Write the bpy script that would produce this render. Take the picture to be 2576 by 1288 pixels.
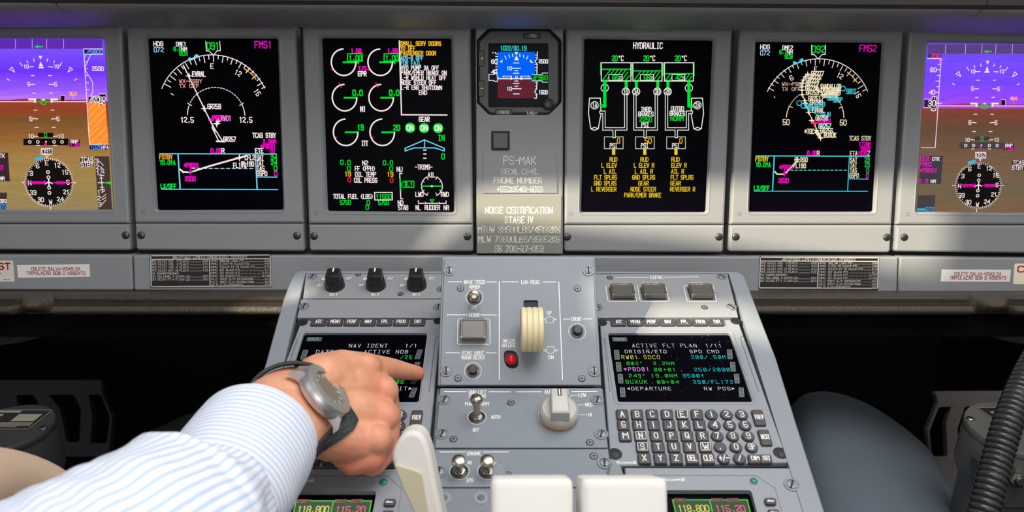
import bpy, bmesh, math, random
from mathutils import Vector, Matrix, geometry, noise
from mathutils.bvhtree import BVHTree
from math import sin, cos, pi, radians, atan2, hypot

for o in list(bpy.data.objects):
    bpy.data.objects.remove(o)
SC = bpy.context.scene
COL = SC.collection
random.seed(4)

# ------------------------------------------------------------------ camera
F, CX, CY = 1935.0, 1288.0, 644.0
CAM = Vector((0, -0.9577, 0))
_p, _y, _r = -0.1166, 0.0148, 0.0037
_fw = Vector((sin(_y) * cos(_p), cos(_y) * cos(_p), sin(_p)))
_rt = Vector((cos(_y), -sin(_y), 0))
_up = _rt.cross(_fw)
RT = cos(_r) * _rt + sin(_r) * _up
UP = cos(_r) * _up - sin(_r) * _rt
cam = bpy.data.cameras.new('camera')
cam.sensor_width = 36
cam.lens = 36 * F / 2576
cam.clip_start = 0.01
cam.dof.use_dof = True
cam.dof.focus_distance = 0.80
cam.dof.aperture_fstop = 7.5
co = bpy.data.objects.new('camera', cam)
COL.objects.link(co)
M3 = Matrix((RT, UP, -_fw)).transposed()
co.matrix_world = Matrix.Translation(CAM) @ M3.to_4x4()
SC.camera = co

# ------------------------------------------------------------------ light
SC.view_settings.view_transform = 'Standard'
SC.view_settings.look = 'None'
SC.view_settings.exposure = 0.0
SC.view_settings.gamma = 1.0
SC.view_settings.use_curve_mapping = False
try:
    SC.cycles.use_denoising = True
    SC.cycles.max_bounces = 6
except Exception:
    pass
w = bpy.data.worlds.new('daylight')
SC.world = w
w.use_nodes = True
bg = w.node_tree.nodes['Background']
bg.inputs[0].default_value = (0.86, 0.93, 1.0, 1)
bg.inputs[1].default_value = 0.16

SUN = Vector((0.70, 0.58, -0.36)).normalized()      # travel direction, in through the openings of the left wall
sl = bpy.data.lights.new('sun', 'SUN')
sl.energy = 9.0
sl.angle = radians(0.9)
sl.color = (1.0, 0.89, 0.67)
so = bpy.data.objects.new('sun', sl)
COL.objects.link(so)
so.rotation_euler = SUN.to_track_quat('-Z', 'Y').to_euler()


def area(name, loc, target, sx, sy, power, col):
    l = bpy.data.lights.new(name, 'AREA')
    l.shape = 'RECTANGLE'
    l.size, l.size_y, l.energy, l.color = sx, sy, power, col
    o = bpy.data.objects.new(name, l)
    COL.objects.link(o)
    o.location = loc
    o.rotation_euler = (Vector(target) - Vector(loc)).to_track_quat('-Z', 'Y').to_euler()


area('left_fill_light', (-0.98, -1.0, 0.42), (0.10, -0.30, -0.2), 0.75, 0.45, 1.5, (0.93, 0.97, 1.0))  # added lamp for assumed daylight from the left, no window at this spot
area('right_fill_light', (0.95, -0.85, 0.45), (0.25, -0.35, -0.25), 0.5, 0.4, 1.2, (0.95, 0.98, 1.0))  # added fill that brightens the right of the console, no opening behind it
area('overhead_fill_light', (0.28, -0.80, 1.0), (0.1, -0.55, -0.3), 1.3, 0.9, 20.0, (0.98, 0.98, 1.0))  # added overhead fill, no window stands above the console
area('frontal_fill_light', (0.0, -2.3, 0.1), (0.0, 0.0, 0.05), 1.2, 0.8, 10.0, (1.0, 0.97, 0.93))  # added fill from behind the eye, lifts the top of the panel


# ------------------------------------------------------------------ frames: planes of the cockpit
def ray(px, py):
    return RT * ((px - CX) / F) - UP * ((py - CY) / F) + _fw


def at(px, py, d):
    """the point seen at a spot of the photograph, d metres ahead of the eye along the cabin axis"""
    r = ray(px, py)
    return CAM + r * (d / r.y)


class Fr:
    def __init__(s, o, v, n):
        s.o, s.v, s.n = Vector(o), Vector(v).normalized(), Vector(n).normalized()
        s.u = s.v.cross(s.n)

    def M(s):
        m = Matrix((s.u, s.v, s.n)).transposed().to_4x4()
        m.translation = s.o
        return m

    def p(s, px, py, h=0.0):
        r = ray(px, py)
        q = s.o + s.n * h
        t = (q - CAM).dot(s.n) / r.dot(s.n)
        d = CAM + r * t - s.o
        return (d.dot(s.u), d.dot(s.v))

    def w(s, u, v, h=0.0):
        return s.o + s.u * u + s.v * v + s.n * h

    def at(s, px, py, h=0.0):
        u, v = s.p(px, py, h)
        return Fr(s.w(u, v, h), s.v, s.n)

    def moved(s, du, dv=0, dh=0):
        return Fr(s.w(du, dv, dh), s.v, s.n)


MIP = Fr((0, 0, 0), (0, 0, 1), (0, -1, 0))
TH = radians(30.6)
CDU = Fr(at(1303, 690, 0.84), (0, cos(TH), sin(TH)), (0, -sin(TH), cos(TH)))
MID = CDU.moved(0, 0, 0.008)
TG = radians(59.3)
_g = MID.at(1303, 972)
GEAR = Fr(_g.o, (0, cos(TG), sin(TG)), (0, -sin(TG), cos(TG)))


# ------------------------------------------------------------------ materials
def lin(c):
    c = c / 255.0
    return c / 12.92 if c <= 0.04045 else ((c + 0.055) / 1.055) ** 2.4


def rgb(c):
    return (lin(c[0]), lin(c[1]), lin(c[2]), 1)


_mats = {}


def mat(name, c, rough=0.5, metal=0.0, bump=0.0, scale=400.0, spec=0.5, var=0.0, trans=0.0, coat=0.0, sss=0.0):
    if name in _mats:
        return _mats[name]
    m = bpy.data.materials.new(name)
    m.use_nodes = True
    nt = m.node_tree
    b = nt.nodes['Principled BSDF']
    b.inputs['Base Color'].default_value = rgb(c)
    b.inputs['Roughness'].default_value = rough
    b.inputs['Metallic'].default_value = metal
    b.inputs['Specular IOR Level'].default_value = spec
    b.inputs['Transmission Weight'].default_value = trans
    b.inputs['Coat Weight'].default_value = coat
    if sss:
        b.inputs['Subsurface Weight'].default_value = sss
        b.inputs['Subsurface Radius'].default_value = (0.008, 0.003, 0.0015)
        b.inputs['Subsurface Scale'].default_value = 1.0
    if bump or var:
        tc = nt.nodes.new('ShaderNodeTexCoord')
        nz = nt.nodes.new('ShaderNodeTexNoise')
        nz.inputs['Scale'].default_value = scale
        nz.inputs['Detail'].default_value = 4
        nt.links.new(tc.outputs['Object'], nz.inputs['Vector'])
        if bump:
            bp = nt.nodes.new('ShaderNodeBump')
            bp.inputs['Strength'].default_value = bump
            bp.inputs['Distance'].default_value = 0.001
            nt.links.new(nz.outputs['Fac'], bp.inputs['Height'])
            nt.links.new(bp.outputs['Normal'], b.inputs['Normal'])
        if var:
            n2 = nt.nodes.new('ShaderNodeTexNoise')
            n2.inputs['Scale'].default_value = scale / 12
            nt.links.new(tc.outputs['Object'], n2.inputs['Vector'])
            mr = nt.nodes.new('ShaderNodeMapRange')
            mr.inputs['To Min'].default_value = 1 - var
            mr.inputs['To Max'].default_value = 1 + var
            nt.links.new(n2.outputs['Fac'], mr.inputs['Value'])
            mx = nt.nodes.new('ShaderNodeVectorMath')
            mx.operation = 'SCALE'
            mx.inputs[0].default_value = rgb(c)[:3]
            nt.links.new(mr.outputs['Result'], mx.inputs['Scale'])
            nt.links.new(mx.outputs[0], b.inputs['Base Color'])
    _mats[name] = m
    return m


def emit(c):
    """a lit colour of a display"""
    name = 'lit_%d_%d_%d' % tuple(c)
    if name in _mats:
        return _mats[name]
    m = bpy.data.materials.new(name)
    m.use_nodes = True
    nt = m.node_tree
    nt.nodes.remove(nt.nodes['Principled BSDF'])
    e = nt.nodes.new('ShaderNodeEmission')
    e.inputs[0].default_value = rgb(c)
    nt.links.new(e.outputs[0], nt.nodes['Material Output'].inputs[0])
    _mats[name] = m
    return m


GREY = mat('grey_panel_paint', (141, 142, 144), 0.42, bump=0.04, scale=900, var=0.03)
BLUE = mat('blue_grey_panel_paint', (126, 132, 139), 0.45, bump=0.05, scale=900, var=0.03)
FRAME = mat('grey_frame_paint', (136, 141, 147), 0.45, bump=0.06, scale=900, var=0.03)
DARK = mat('dark_gap', (16, 17, 19), 0.6)
EDGE = mat('worn_edge', (168, 172, 174), 0.4)
BLACK = mat('black_plastic', (30, 30, 32), 0.35, bump=0.05, scale=1200)
KEY = mat('key_plastic', (66, 62, 66), 0.42, bump=0.08, scale=1500)
WHITE = mat('white_lettering', (238, 236, 228), 0.6)
GLASS = mat('display_glass', (5, 4, 11), 0.3, spec=0.02)
STEEL = mat('steel', (172, 168, 158), 0.25, metal=1.0)
DSTEEL = mat('dark_steel', (96, 96, 98), 0.35, metal=0.9)
ZINC = mat('zinc_fastener', (135, 138, 142), 0.45, metal=0.35)
CREAM = mat('cream_plastic', (226, 212, 170), 0.45)
IVORY = mat('ivory_plastic', (236, 231, 222), 0.4, bump=0.02, scale=300, var=0.02)
KNOBGREY = mat('grey_knob', (184, 182, 172), 0.35)

# display colours
cW, cG, cM, cA, cC, cR = (248, 232, 232), (0, 226, 52), (246, 10, 196), (250, 190, 40), (120, 210, 236), (238, 40, 70)
cB, cY, cX = (60, 130, 245), (238, 206, 40), (6, 6, 10)


# ------------------------------------------------------------------ stroke letters
def _g(s):
    return [[(int(k[i]), int(k[i + 1])) for i in range(0, len(k), 2)] for k in s.split(' ')]


GL = {k: _g(v) for k, v in {
    'A': '002640 1232', 'B': '000636454433 0333 334241300000', 'C': '45361605011030 3041', 'D': '00062645412000',
    'E': '46060040 0333', 'F': '460600 0333', 'G': '453616050110304143 4323', 'H': '0006 4046 0343', 'I': '2620',
    'J': '4641301001', 'K': '0006 4602 1340', 'L': '060040', 'M': '0006234640', 'N': '00064046', 'O': '100105163645413010',
    'P': '00063645443303', 'Q': '100105163645413010 2240', 'R': '00063645443303 2340', 'S': '453616050413334241301001',
    'T': '0646 2620', 'U': '060110304146', 'V': '062046', 'W': '0610243046', 'X': '0046 0640', 'Y': '062346 2320', 'Z': '06460040',
    '0': '100105163645413010', '1': '152620', '2': '05163645440140', '3': '05163645443313 3342413010 1001', '4': '40460242',
    '5': '460603334241301001', '6': '453616050110304142330 2'.replace(' ', ''), '7': '064610', '8': '1304051636454433130201103041423313',
    '9': '01103041453616050413 1343', '.': '2021', ',': '2110', '-': '0343', '+': '0343 2125', '/': '0046', '(': '36141230', ')': '16343210',
    ':': '2122 2425', '*': '2125 0244 0442', '%': '0046 0516 3041', '=': '0242 0444', '#': '0545 0141',
    'o': '10010314344341 413010', 'n': '0004 0314344340', 'e': '024243341403011040', 'y': '0420 4410', 'w': '0410233044', 'l': '0600',
}.items()}
GL['6'] = _g('4536160501103041423303')
GL['\u00d8'] = GL['O'] + _g('1135')
GL['\u00c7'] = GL['C'] + [[(2, 0), (2.4, -0.9), (1.5, -1.3)]]
GL['\u00c3'] = GL['A'] + [[(0.7, 6.9), (1.6, 7.4), (2.4, 6.9), (3.3, 7.4)]]
GL['\u00b0'] = [[(1, 4.4), (1, 5.6), (2.6, 5.6), (2.6, 4.4), (1, 4.4)]]
GL['@'] = GL['O'] + _g('3424223444') if False else GL['O'] + [[(3, 2), (2, 2), (2, 4), (3, 4), (3, 2)]]
GL['^'] = [[(2, 0), (2, 6)], [(0.6, 4), (2, 6), (3.4, 4)]]
GL['>'] = [[(0, 1), (3.4, 3), (0, 5), (0, 1)], [(0.8, 2), (0.8, 4), (2.4, 3), (0.8, 2.2)]]
GL['<'] = [[(4, 1), (0.6, 3), (4, 5), (4, 1)], [(3.2, 2), (3.2, 4), (1.6, 3), (3.2, 2.2)]]
GL['I_'] = _g('1636 1030 2620')
WID = {'I': .18, '1': .42, '.': .22, ',': .25, ' ': .62, 'l': .2, '(': .5, ')': .5, '-': .7, ':': .2, 'M': 1.15, 'W': 1.25, 'J': .85, '\u00b0': .6}
OFF = {'I': 2, '.': 2, ',': 1.2, 'l': 0, '1': 1, '(': 1, ')': 1, ':': 2}


def off(loop, d):
    """inset a counter-clockwise loop by d"""
    n = len(loop)
    out = []
    for i in range(n):
        a, b, c = loop[i - 1], loop[i], loop[(i + 1) % n]
        e1 = (b[0] - a[0], b[1] - a[1])
        e2 = (c[0] - b[0], c[1] - b[1])
        l1, l2 = hypot(*e1) or 1e-9, hypot(*e2) or 1e-9
        n1 = (-e1[1] / l1, e1[0] / l1)
        n2 = (-e2[1] / l2, e2[0] / l2)
        k = 1 + n1[0] * n2[0] + n1[1] * n2[1]
        k = max(k, 0.3)
        out.append((b[0] + d * (n1[0] + n2[0]) / k, b[1] + d * (n1[1] + n2[1]) / k))
    # corners tighter than the inset fold over: pull each folded run to one spot
    flip = [((out[(i + 1) % n][0] - out[i][0]) * (loop[(i + 1) % n][0] - loop[i][0]) + (out[(i + 1) % n][1] - out[i][1]) * (loop[(i + 1) % n][1] - loop[i][1])) < 0 for i in range(n)]
    if any(flip) and not all(flip):
        s0 = next(i for i in range(n) if not flip[i]) + 1
        i = 0
        while i < n:
            j = (s0 + i) % n
            if flip[j]:
                run = [j]
                while flip[(run[-1] + 1) % n]:
                    run.append((run[-1] + 1) % n)
                pts = run + [(run[-1] + 1) % n]
                # meet of the two straight sides either side of the run
                p, q = out[(run[0] - 1) % n], out[pts[0]]
                r, s_ = out[pts[-1]], out[(pts[-1] + 1) % n]
                d1, d2 = (q[0] - p[0], q[1] - p[1]), (s_[0] - r[0], s_[1] - r[1])
                den = d1[0] * d2[1] - d1[1] * d2[0]
                if abs(den) > 1e-14:
                    t = ((r[0] - p[0]) * d2[1] - (r[1] - p[1]) * d2[0]) / den
                    c = (p[0] + d1[0] * t, p[1] + d1[1] * t)
                else:
                    c = (sum(out[z][0] for z in pts) / len(pts), sum(out[z][1] for z in pts) / len(pts))
                for z in pts:
                    out[z] = c
                i += len(run)
            i += 1
    return out


def rp(pts, r, n=4):
    """round the corners of a polygon; made counter-clockwise"""
    a = sum(pts[i - 1][0] * pts[i][1] - pts[i][0] * pts[i - 1][1] for i in range(len(pts)))
    if a < 0:
        pts = pts[::-1]
    out = []
    m = len(pts)
    rr = r if isinstance(r, (list, tuple)) else [r] * m
    if a < 0:
        rr = list(rr)[::-1]
    for i in range(m):
        p, q, s = Vector(pts[i - 1]), Vector(pts[i]), Vector(pts[(i + 1) % m])
        R = rr[i]
        A = q + (p - q).normalized() * min(R, (p - q).length * .49)
        B = q + (s - q).normalized() * min(R, (s - q).length * .49)
        for k in range(n + 1):
            t = k / n
            v = A * (1 - t) ** 2 + q * 2 * t * (1 - t) + B * t * t
            out.append((v.x, v.y))
    return out


def box2(a, b, c, d):
    return [(a, b), (c, b), (c, d), (a, d)]


class MB:
    """collects faces in a frame's own u, v, h metres; spots may be given in photo units through p()"""

    def __init__(s, fr=None, h=0.0):
        s.fr, s.h = fr, h
        s.v, s.f, s.mi, s.sm, s.mats = [], [], [], [], []
        s.ox = s.oy = 0.0
        s.k = 1.0
        s.uv = {}

    def set(s, ox, oy, k):
        s.ox, s.oy, s.k = ox, oy, k
        return s

    def px(s, x, y):
        return (s.ox + s.k * x, s.oy + s.k * y)

    def p(s, x, y, h=None):
        a, b = s.px(x, y)
        return s.fr.p(a, b, s.h if h is None else h)

    def ps(s, pts, h=None):
        return [s.p(x, y, h) for x, y in pts]

    def sc(s, x, y):
        a, b = s.px(x, y)
        u0, v0 = s.fr.p(a, b, s.h)
        u1, _ = s.fr.p(a + 4, b, s.h)
        _, v1 = s.fr.p(a, b - 4, s.h)
        return (u1 - u0) / 4 * s.k, (v1 - v0) / 4 * s.k

    def m(s, material):
        if material not in s.mats:
            s.mats.append(material)
        return s.mats.index(material)

    def face(s, idx, material, smooth=False):
        s.f.append(idx)
        s.mi.append(s.m(material))
        s.sm.append(smooth)

    def add(s, pts, material, smooth=False):
        n = len(s.v)
        s.v += [tuple(q) for q in pts]
        s.face(list(range(n, n + len(pts))), material, smooth)

    def loft(s, loops, material, cap0=False, cap1=True, smooth=False, capmat=None):
        """loops: [(2-d loop, h)] or 3-d loops"""
        base = []
        for lp in loops:
            if len(lp) == 2 and not hasattr(lp[1], '__len__'):
                pts = [(q[0], q[1], lp[1]) for q in lp[0]]
            else:
                pts = [tuple(q) for q in lp]
            base.append(len(s.v))
            s.v += pts
            n = len(pts)
        for a, b in zip(base, base[1:]):
            for i in range(n):
                j = (i + 1) % n
                s.face([a + i, a + j, b + j, b + i], material, smooth)
        if cap0:
            s.face([base[0] + i for i in range(n)][::-1], material, False)
        if cap1:
            s.face([base[-1] + i for i in range(n)], capmat or material, False)

    def slab(s, loop, h0, h1, b, material, capmat=None, cap0=False):
        s.loft([(loop, h0), (loop, h1 - b), (off(loop, b * .3), h1 - b * .3), (off(loop, b), h1)], material, cap0=cap0, capmat=capmat)

    def cutslab(s, loop, holes, h0, h1, b, material):
        """a plate with holes: bevelled rim, tessellated face, walls down each hole"""
        top = off(loop, b)
        s.loft([(loop, h0), (loop, h1 - b), (top, h1)], material, cap1=False)
        polys = [[Vector((x, y, 0)) for x, y in top]]
        for hl in holes:
            polys.append([Vector((x, y, 0)) for x, y in hl[::-1]])
            s.loft([(hl, h1), (hl, h0)], material, cap1=False)
        base = len(s.v)
        flat = [q for pl in polys for q in pl]
        s.v += [(q.x, q.y, h1) for q in flat]
        for t in geometry.tessellate_polygon(polys):
            a, b_, c = [flat[i] for i in t]
            if (b_.x - a.x) * (c.y - a.y) - (b_.y - a.y) * (c.x - a.x) < 0:
                t = t[::-1]
            s.face([base + i for i in t], material)

    def ring(s, outer, inner, h0, h1, b, material, hin=None):
        hin = h0 if hin is None else hin
        s.loft([(outer, h0), (outer, h1 - b), (off(outer, b * .3), h1 - b * .3), (off(outer, b), h1), (off(inner, -b), h1), (off(inner, -b * .3), h1 - b * .3), (inner, h1 - b), (inner, hin)], material, cap1=False)

    def lathe(s, c, prof, material, n=32, cap=True, ax=None, smooth=True):
        """c=(u,v); prof=[(r,h)]; ax: optional (origin, X, Y, Z)"""
        if ax is None:
            ax = (Vector((c[0], c[1], 0)), Vector((1, 0, 0)), Vector((0, 1, 0)), Vector((0, 0, 1)))
        O, X, Y, Z = ax
        loops = []
        for r, h in prof:
            loops.append([O + X * (r * cos(2 * pi * i / n)) + Y * (r * sin(2 * pi * i / n)) + Z * h for i in range(n)])
        s.loft(loops, material, cap1=cap, cap0=False, smooth=smooth)

    def dome(s, c, r, h0, hh, material, n=24):
        s.lathe(c, [(r * cos(a), h0 + hh * sin(a)) for a in [i * pi / 2 / 6 for i in range(6)]] + [(r * .04, h0 + hh)], material, n)

    # --- drawing on a face, in photo units of the current crop
    def seg(s, a, b, w, h, material):
        d = (b[0] - a[0], b[1] - a[1])
        L = hypot(*d) or 1e-9
        t = (d[0] / L * w / 2, d[1] / L * w / 2)
        n = (-t[1], t[0])
        s.add([(a[0] - t[0] - n[0], a[1] - t[1] - n[1], h), (b[0] + t[0] - n[0], b[1] + t[1] - n[1], h),
               (b[0] + t[0] + n[0], b[1] + t[1] + n[1], h), (a[0] - t[0] + n[0], a[1] - t[1] + n[1], h)], material)

    def l(s, pts, c, w, close=False, dh=0.0, dash=None):
        material = emit(c) if isinstance(c, tuple) else c
        su, _ = s.sc(*pts[0])
        q = s.ps(pts)
        if close:
            q.append(q[0])
        h = s.h + dh
        for a, b in zip(q, q[1:]):
            if dash:
                L = hypot(b[0] - a[0], b[1] - a[1])
                n = max(1, int(L / (su * dash)))
                for i in range(n):
                    t0, t1 = i / n, (i + .55) / n
                    s.seg((a[0] + (b[0] - a[0]) * t0, a[1] + (b[1] - a[1]) * t0), (a[0] + (b[0] - a[0]) * t1, a[1] + (b[1] - a[1]) * t1), w * su, h, material)
            else:
                s.seg(a, b, w * su, h, material)

    def poly(s, pts, c, dh=0.0):
        material = emit(c) if isinstance(c, tuple) else c
        q = s.ps(pts)
        a = sum(q[i - 1][0] * q[i][1] - q[i][0] * q[i - 1][1] for i in range(len(q)))
        if a < 0:
            q = q[::-1]
        s.add([(x, y, s.h + dh) for x, y in q], material)

    def rect(s, x0, y0, x1, y1, c, dh=0.0):
        s.poly([(x0, y0), (x1, y0), (x1, y1), (x0, y1)], c, dh)

    def arc(s, x, y, r, a0, a1, c, w, n=40, dh=0.0, dash=False, ry=None):
        material = emit(c) if isinstance(c, tuple) else c
        u, v = s.p(x, y)
        su, sv = s.sc(x, y)
        ry = r if ry is None else ry
        pts = [(u + su * r * cos(radians(a0 + (a1 - a0) * i / n)), v + sv * ry * sin(radians(a0 + (a1 - a0) * i / n))) for i in range(n + 1)]
        for i, (a, b) in enumerate(zip(pts, pts[1:])):
            if not dash or i % 2 == 0:
                s.seg(a, b, w * su, s.h + dh, material)

    def disc(s, x, y, r, c, dh=0.0, n=28):
        material = emit(c) if isinstance(c, tuple) else c
        u, v = s.p(x, y)
        su, sv = s.sc(x, y)
        s.add([(u + su * r * cos(2 * pi * i / n), v + sv * r * sin(2 * pi * i / n), s.h + dh) for i in range(n)], material)

    def tick(s, x, y, r0, r1, ang, c, w, dh=0.0):
        """ang: clockwise from up, about x, y"""
        a = radians(ang)
        s.l([(x + r0 * sin(a), y - r0 * cos(a)), (x + r1 * sin(a), y - r1 * cos(a))], c, w, dh=dh)

    def star(s, x, y, r, c, dh=0.0):
        pts = []
        for i in range(8):
            q = r if i % 2 == 0 else r * .3
            pts.append((x + q * sin(i * pi / 4), y - q * cos(i * pi / 4)))
        material = emit(c) if isinstance(c, tuple) else c
        q = s.ps(pts)[::-1]
        n = len(s.v)
        cc = s.p(x, y)
        s.v.append((cc[0], cc[1], s.h + dh))
        s.v += [(a, b, s.h + dh) for a, b in q]
        for i in range(8):
            s.face([n, n + 1 + i, n + 1 + (i + 1) % 8], material)

    def t(s, txt, x0, x1, y, hp, c, w=None, prop=False, dh=0.0, rot=0.0, serif=False, gap=.40, lean=0.0):
        """stroke lettering between x0 and x1, centred on y, hp tall"""
        material = emit(c) if isinstance(c, tuple) else c
        ws = [WID.get(ch, 1) if prop else 1 for ch in txt]
        tot = sum(ws) + gap * (len(txt) - 1)
        gw = (x1 - x0) / tot
        if len(txt) == 1:
            gw = x1 - x0
        xm = (x0 + x1) / 2
        u0, v0 = s.p(xm, y)
        su, sv = s.sc(xm, y)
        wd = (w or hp * .15) * (.9 if isinstance(c, tuple) else 1.12)
        R = radians(rot)
        x = -(x1 - x0) / 2
        h = s.h + dh
        for ch, cw in zip(txt, ws):
            if ch != ' ':
                key = 'I_' if (ch == 'I' and serif) else ch
                o = OFF.get(ch, 0) if prop else 0
                fx = gw / 4 if ch not in 'MW' or not prop else gw * cw / 4
                for st in GL[key]:
                    pts = []
                    for gx, gy in st:
                        X = x + (gx - o) * fx
                        Y = (gy / 6 - .5) * hp
                        X += lean * Y
                        X, Y = X * cos(R) + Y * sin(R), -X * sin(R) + Y * cos(R)
                        pts.append((u0 + su * X, v0 + sv * Y))
                    for a, b in zip(pts, pts[1:]):
                        s.seg(a, b, wd * su, h, material)
            x += gw * (cw + gap)

    def build(s, name, parent=None, label=None, angle=35):
        me = bpy.data.meshes.new(name)
        me.from_pydata(s.v, [], s.f)
        for mt in s.mats:
            me.materials.append(mt)
        me.polygons.foreach_set('material_index', s.mi)
        me.polygons.foreach_set('use_smooth', s.sm)
        if s.uv:
            lay = me.uv_layers.new(name='UVMap')
            for lp in me.loops:
                lay.data[lp.index].uv = s.uv.get(lp.vertex_index, (0, 0))
        me.update()
        if any(s.sm):
            try:
                me.set_sharp_from_angle(angle=radians(angle))
            except Exception:
                pass
        o = bpy.data.objects.new(name, me)
        COL.objects.link(o)
        if parent is not None:
            o.parent = parent
        if label:
            o['label'] = label
        return o


def tag(o, label, cat, group=None, kind=None):
    o['label'] = label
    o['category'] = cat
    if group:
        o['group'] = group
    if kind:
        o['kind'] = kind
    return o


def thing(name, label, cat, fr, group=None):
    o = bpy.data.objects.new(name, None)
    o.empty_display_size = 0.02
    COL.objects.link(o)
    o.matrix_world = fr.M() if isinstance(fr, Fr) else Matrix.Translation(fr)
    return tag(o, label, cat, group)


def copy_tree(o, parent=None):
    c = o.copy()
    COL.objects.link(c)
    if parent is not None:
        c.parent = parent
    for ch in list(o.children):
        copy_tree(ch, c)
    return c


def structure(name, verts, faces, material, label=None):
    me = bpy.data.meshes.new(name)
    me.from_pydata(verts, [], faces)
    me.materials.append(material)
    o = bpy.data.objects.new(name, me)
    COL.objects.link(o)
    o['kind'] = 'structure'
    if label:
        o['label'] = label
    return o


# ================================================================== the cockpit shell
SHELL = mat('cabin_lining', (112, 112, 114), 0.8)
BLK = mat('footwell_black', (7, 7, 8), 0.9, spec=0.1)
WX = -1.05


def back(pl, pts):
    """where the sun ray that lands on these spots crosses the left wall"""
    out = []
    for x, y in pts:
        u, v = pl.p(x, y)
        q = pl.w(u, v)
        t = (q.x - WX) / SUN.x
        q = q - SUN * t
        out.append(Vector((q.y, q.z, 0)))
    return out


PATCH = [  # unseen wall openings, shaped so the sun patches land where wanted
    back(MIP, [(1040, 660), (1092, 580), (1130, 530), (1190, 478), (1300, 466), (1700, 460), (2310, 452), (2345, 470), (2385, 560), (2375, 640), (2330, 690), (2020, 640), (1700, 596), (1440, 572), (1320, 560), (1200, 546), (1120, 600)]),
    back(CDU, [(1640, 765), (1880, 765), (1990, 840), (1965, 880), (1900, 850), (1760, 868), (1600, 868), (1618, 806)]),
    back(MIP.moved(0, 0, .048), [(590, 752), (640, 741), (735, 737), (735, 800), (640, 796), (585, 780)]),
    back(CDU, [(716, 772), (737, 712), (765, 708), (757, 732), (803, 731), (776, 750), (742, 760)]),
]


def wall_with_openings():
    outer = [Vector((-3.2, -1.3, 0)), Vector((0.9, -1.3, 0)), Vector((0.9, 1.5, 0)), Vector((-3.2, 1.5, 0))]
    polys = [outer] + [p for p in PATCH]
    flat = [q for pl in polys for q in pl]
    tris = geometry.tessellate_polygon(polys)
    return structure('wall_left', [(WX, q.x, q.y) for q in flat], [tuple(t) for t in tris], SHELL, 'left cabin side wall with openings cut to shape the sun patches')


wall_with_openings()
structure('wall_right', [(1.35, -1.6, -1.2), (1.35, .9, -1.2), (1.35, .9, 1.3), (1.35, -1.6, 1.3)], [(0, 1, 2, 3)], SHELL)
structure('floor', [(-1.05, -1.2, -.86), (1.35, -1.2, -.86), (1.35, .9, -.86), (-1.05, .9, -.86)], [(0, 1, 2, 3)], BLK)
structure('blackout_liner_1', [(-1.0, .02, -.86), (-1.0, .75, -.86), (-1.0, .75, -.06), (-1.0, .02, -.06)], [(0, 1, 2, 3)], BLK)  # black sheet added to keep the footwell side dark
structure('blackout_liner_2', [(1.0, .02, -.86), (1.0, .75, -.86), (1.0, .75, -.06), (1.0, .02, -.06)], [(0, 1, 2, 3)], BLK)  # added black sheet, darkens the other footwell side
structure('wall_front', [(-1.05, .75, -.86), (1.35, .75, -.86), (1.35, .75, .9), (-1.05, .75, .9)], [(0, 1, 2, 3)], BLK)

# ================================================================== glareshield above the displays
HOOD = mat('hood_dark_vinyl', (62, 56, 57), 0.7, bump=0.15, scale=1500)
LIPM = mat('glareshield_lip_paint', (134, 135, 137), 0.5, bump=0.05, scale=900)


def glareshield(x0, x1, label, sag):
    ox = (x0 + x1) / 2
    T = thing('glareshield', label, 'glareshield', (ox, -0.13, 0.165), 'glareshield sections along the top of the panel')
    # hood: drooping dark slab above
    m = MB()
    prof = [(-0.012, 0.16), (-0.012, 0.012), (-0.009, 0.003), (0.0, 0.0), (0.06, 0.002), (0.06, 0.16)]
    n = 12
    loops = []
    for i in range(n + 1):
        x = x0 + (x1 - x0) * i / n - ox
        loops.append([(x, yy, zz) for yy, zz in prof])
    m.loft(loops, HOOD, cap0=True, cap1=True)
    m.build('hood', T)
    # lip: rounded grey moulding between hood and panel
    m = MB()
    loops = []
    arcp = [(0.0, 0.02), (0.0, 0.0005)] + [(0.030 - 0.030 * cos(a), -0.006 * sin(a) * 1.0 + 0.0005) for a in [k * pi / 2 / 5 for k in range(1, 6)]]
    arcp += [(0.105, -0.0045), (0.114, -0.003), (0.119, 0.002), (0.119, 0.03)]
    for i in range(n + 1):
        x = x0 + (x1 - x0) * i / n - ox
        k = i / n
        dz = -0.002 * sag * (sin(pi * k))
        loops.append([(x, yy - 0.001, zz + dz) for yy, zz in arcp])
    m.loft(loops, LIPM, cap0=True, cap1=True, smooth=True)
    m.build('lip', T)
    return T


def mx(px, py=60):
    return MIP.p(px, py)[0]


glareshield(mx(-250), mx(297), 'dark hooded glareshield section above the leftmost display', 1.0)
glareshield(mx(299), mx(2302), 'long dark hooded glareshield over the four middle displays', 0.0)
glareshield(mx(2304), mx(2800), 'dark hooded glareshield section above the rightmost display', 1.0)

# ================================================================== instrument panel
PNL = thing('instrument_panel', 'dark recessed backing of the instrument panel, seen in the gaps between displays', 'instrument panel', MIP)
m = MB(MIP)
q = [MIP.p(*c) for c in ((-330, 58), (2860, 74), (2860, 648), (-330, 640))]
m.slab(rp(q, .002), -0.05, -0.022, .001, DARK)
m.build('back_plate', PNL)
COLM = thing('center_column', 'grey centre column between the engine display and the hydraulic display', 'panel column', MIP)
m = MB(MIP)


def octo(x0, y0, x1, y1, c):
    return [(x0 + c, y0), (x1 - c, y0), (x1, y0 + c), (x1, y1 - c), (x1 - c, y1), (x0 + c, y1), (x0, y1 - c), (x0, y0 + c)]


hole = rp(m.ps(octo(1198, 69, 1413, 289, 32)), .003, 3)
m.cutslab(rp(m.ps([(1196, 52), (1417, 55), (1416, 640), (1199, 638)]), .002), [hole], -0.021, 0.0, .0012, GREY)
m.build('face_plate', COLM)


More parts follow.
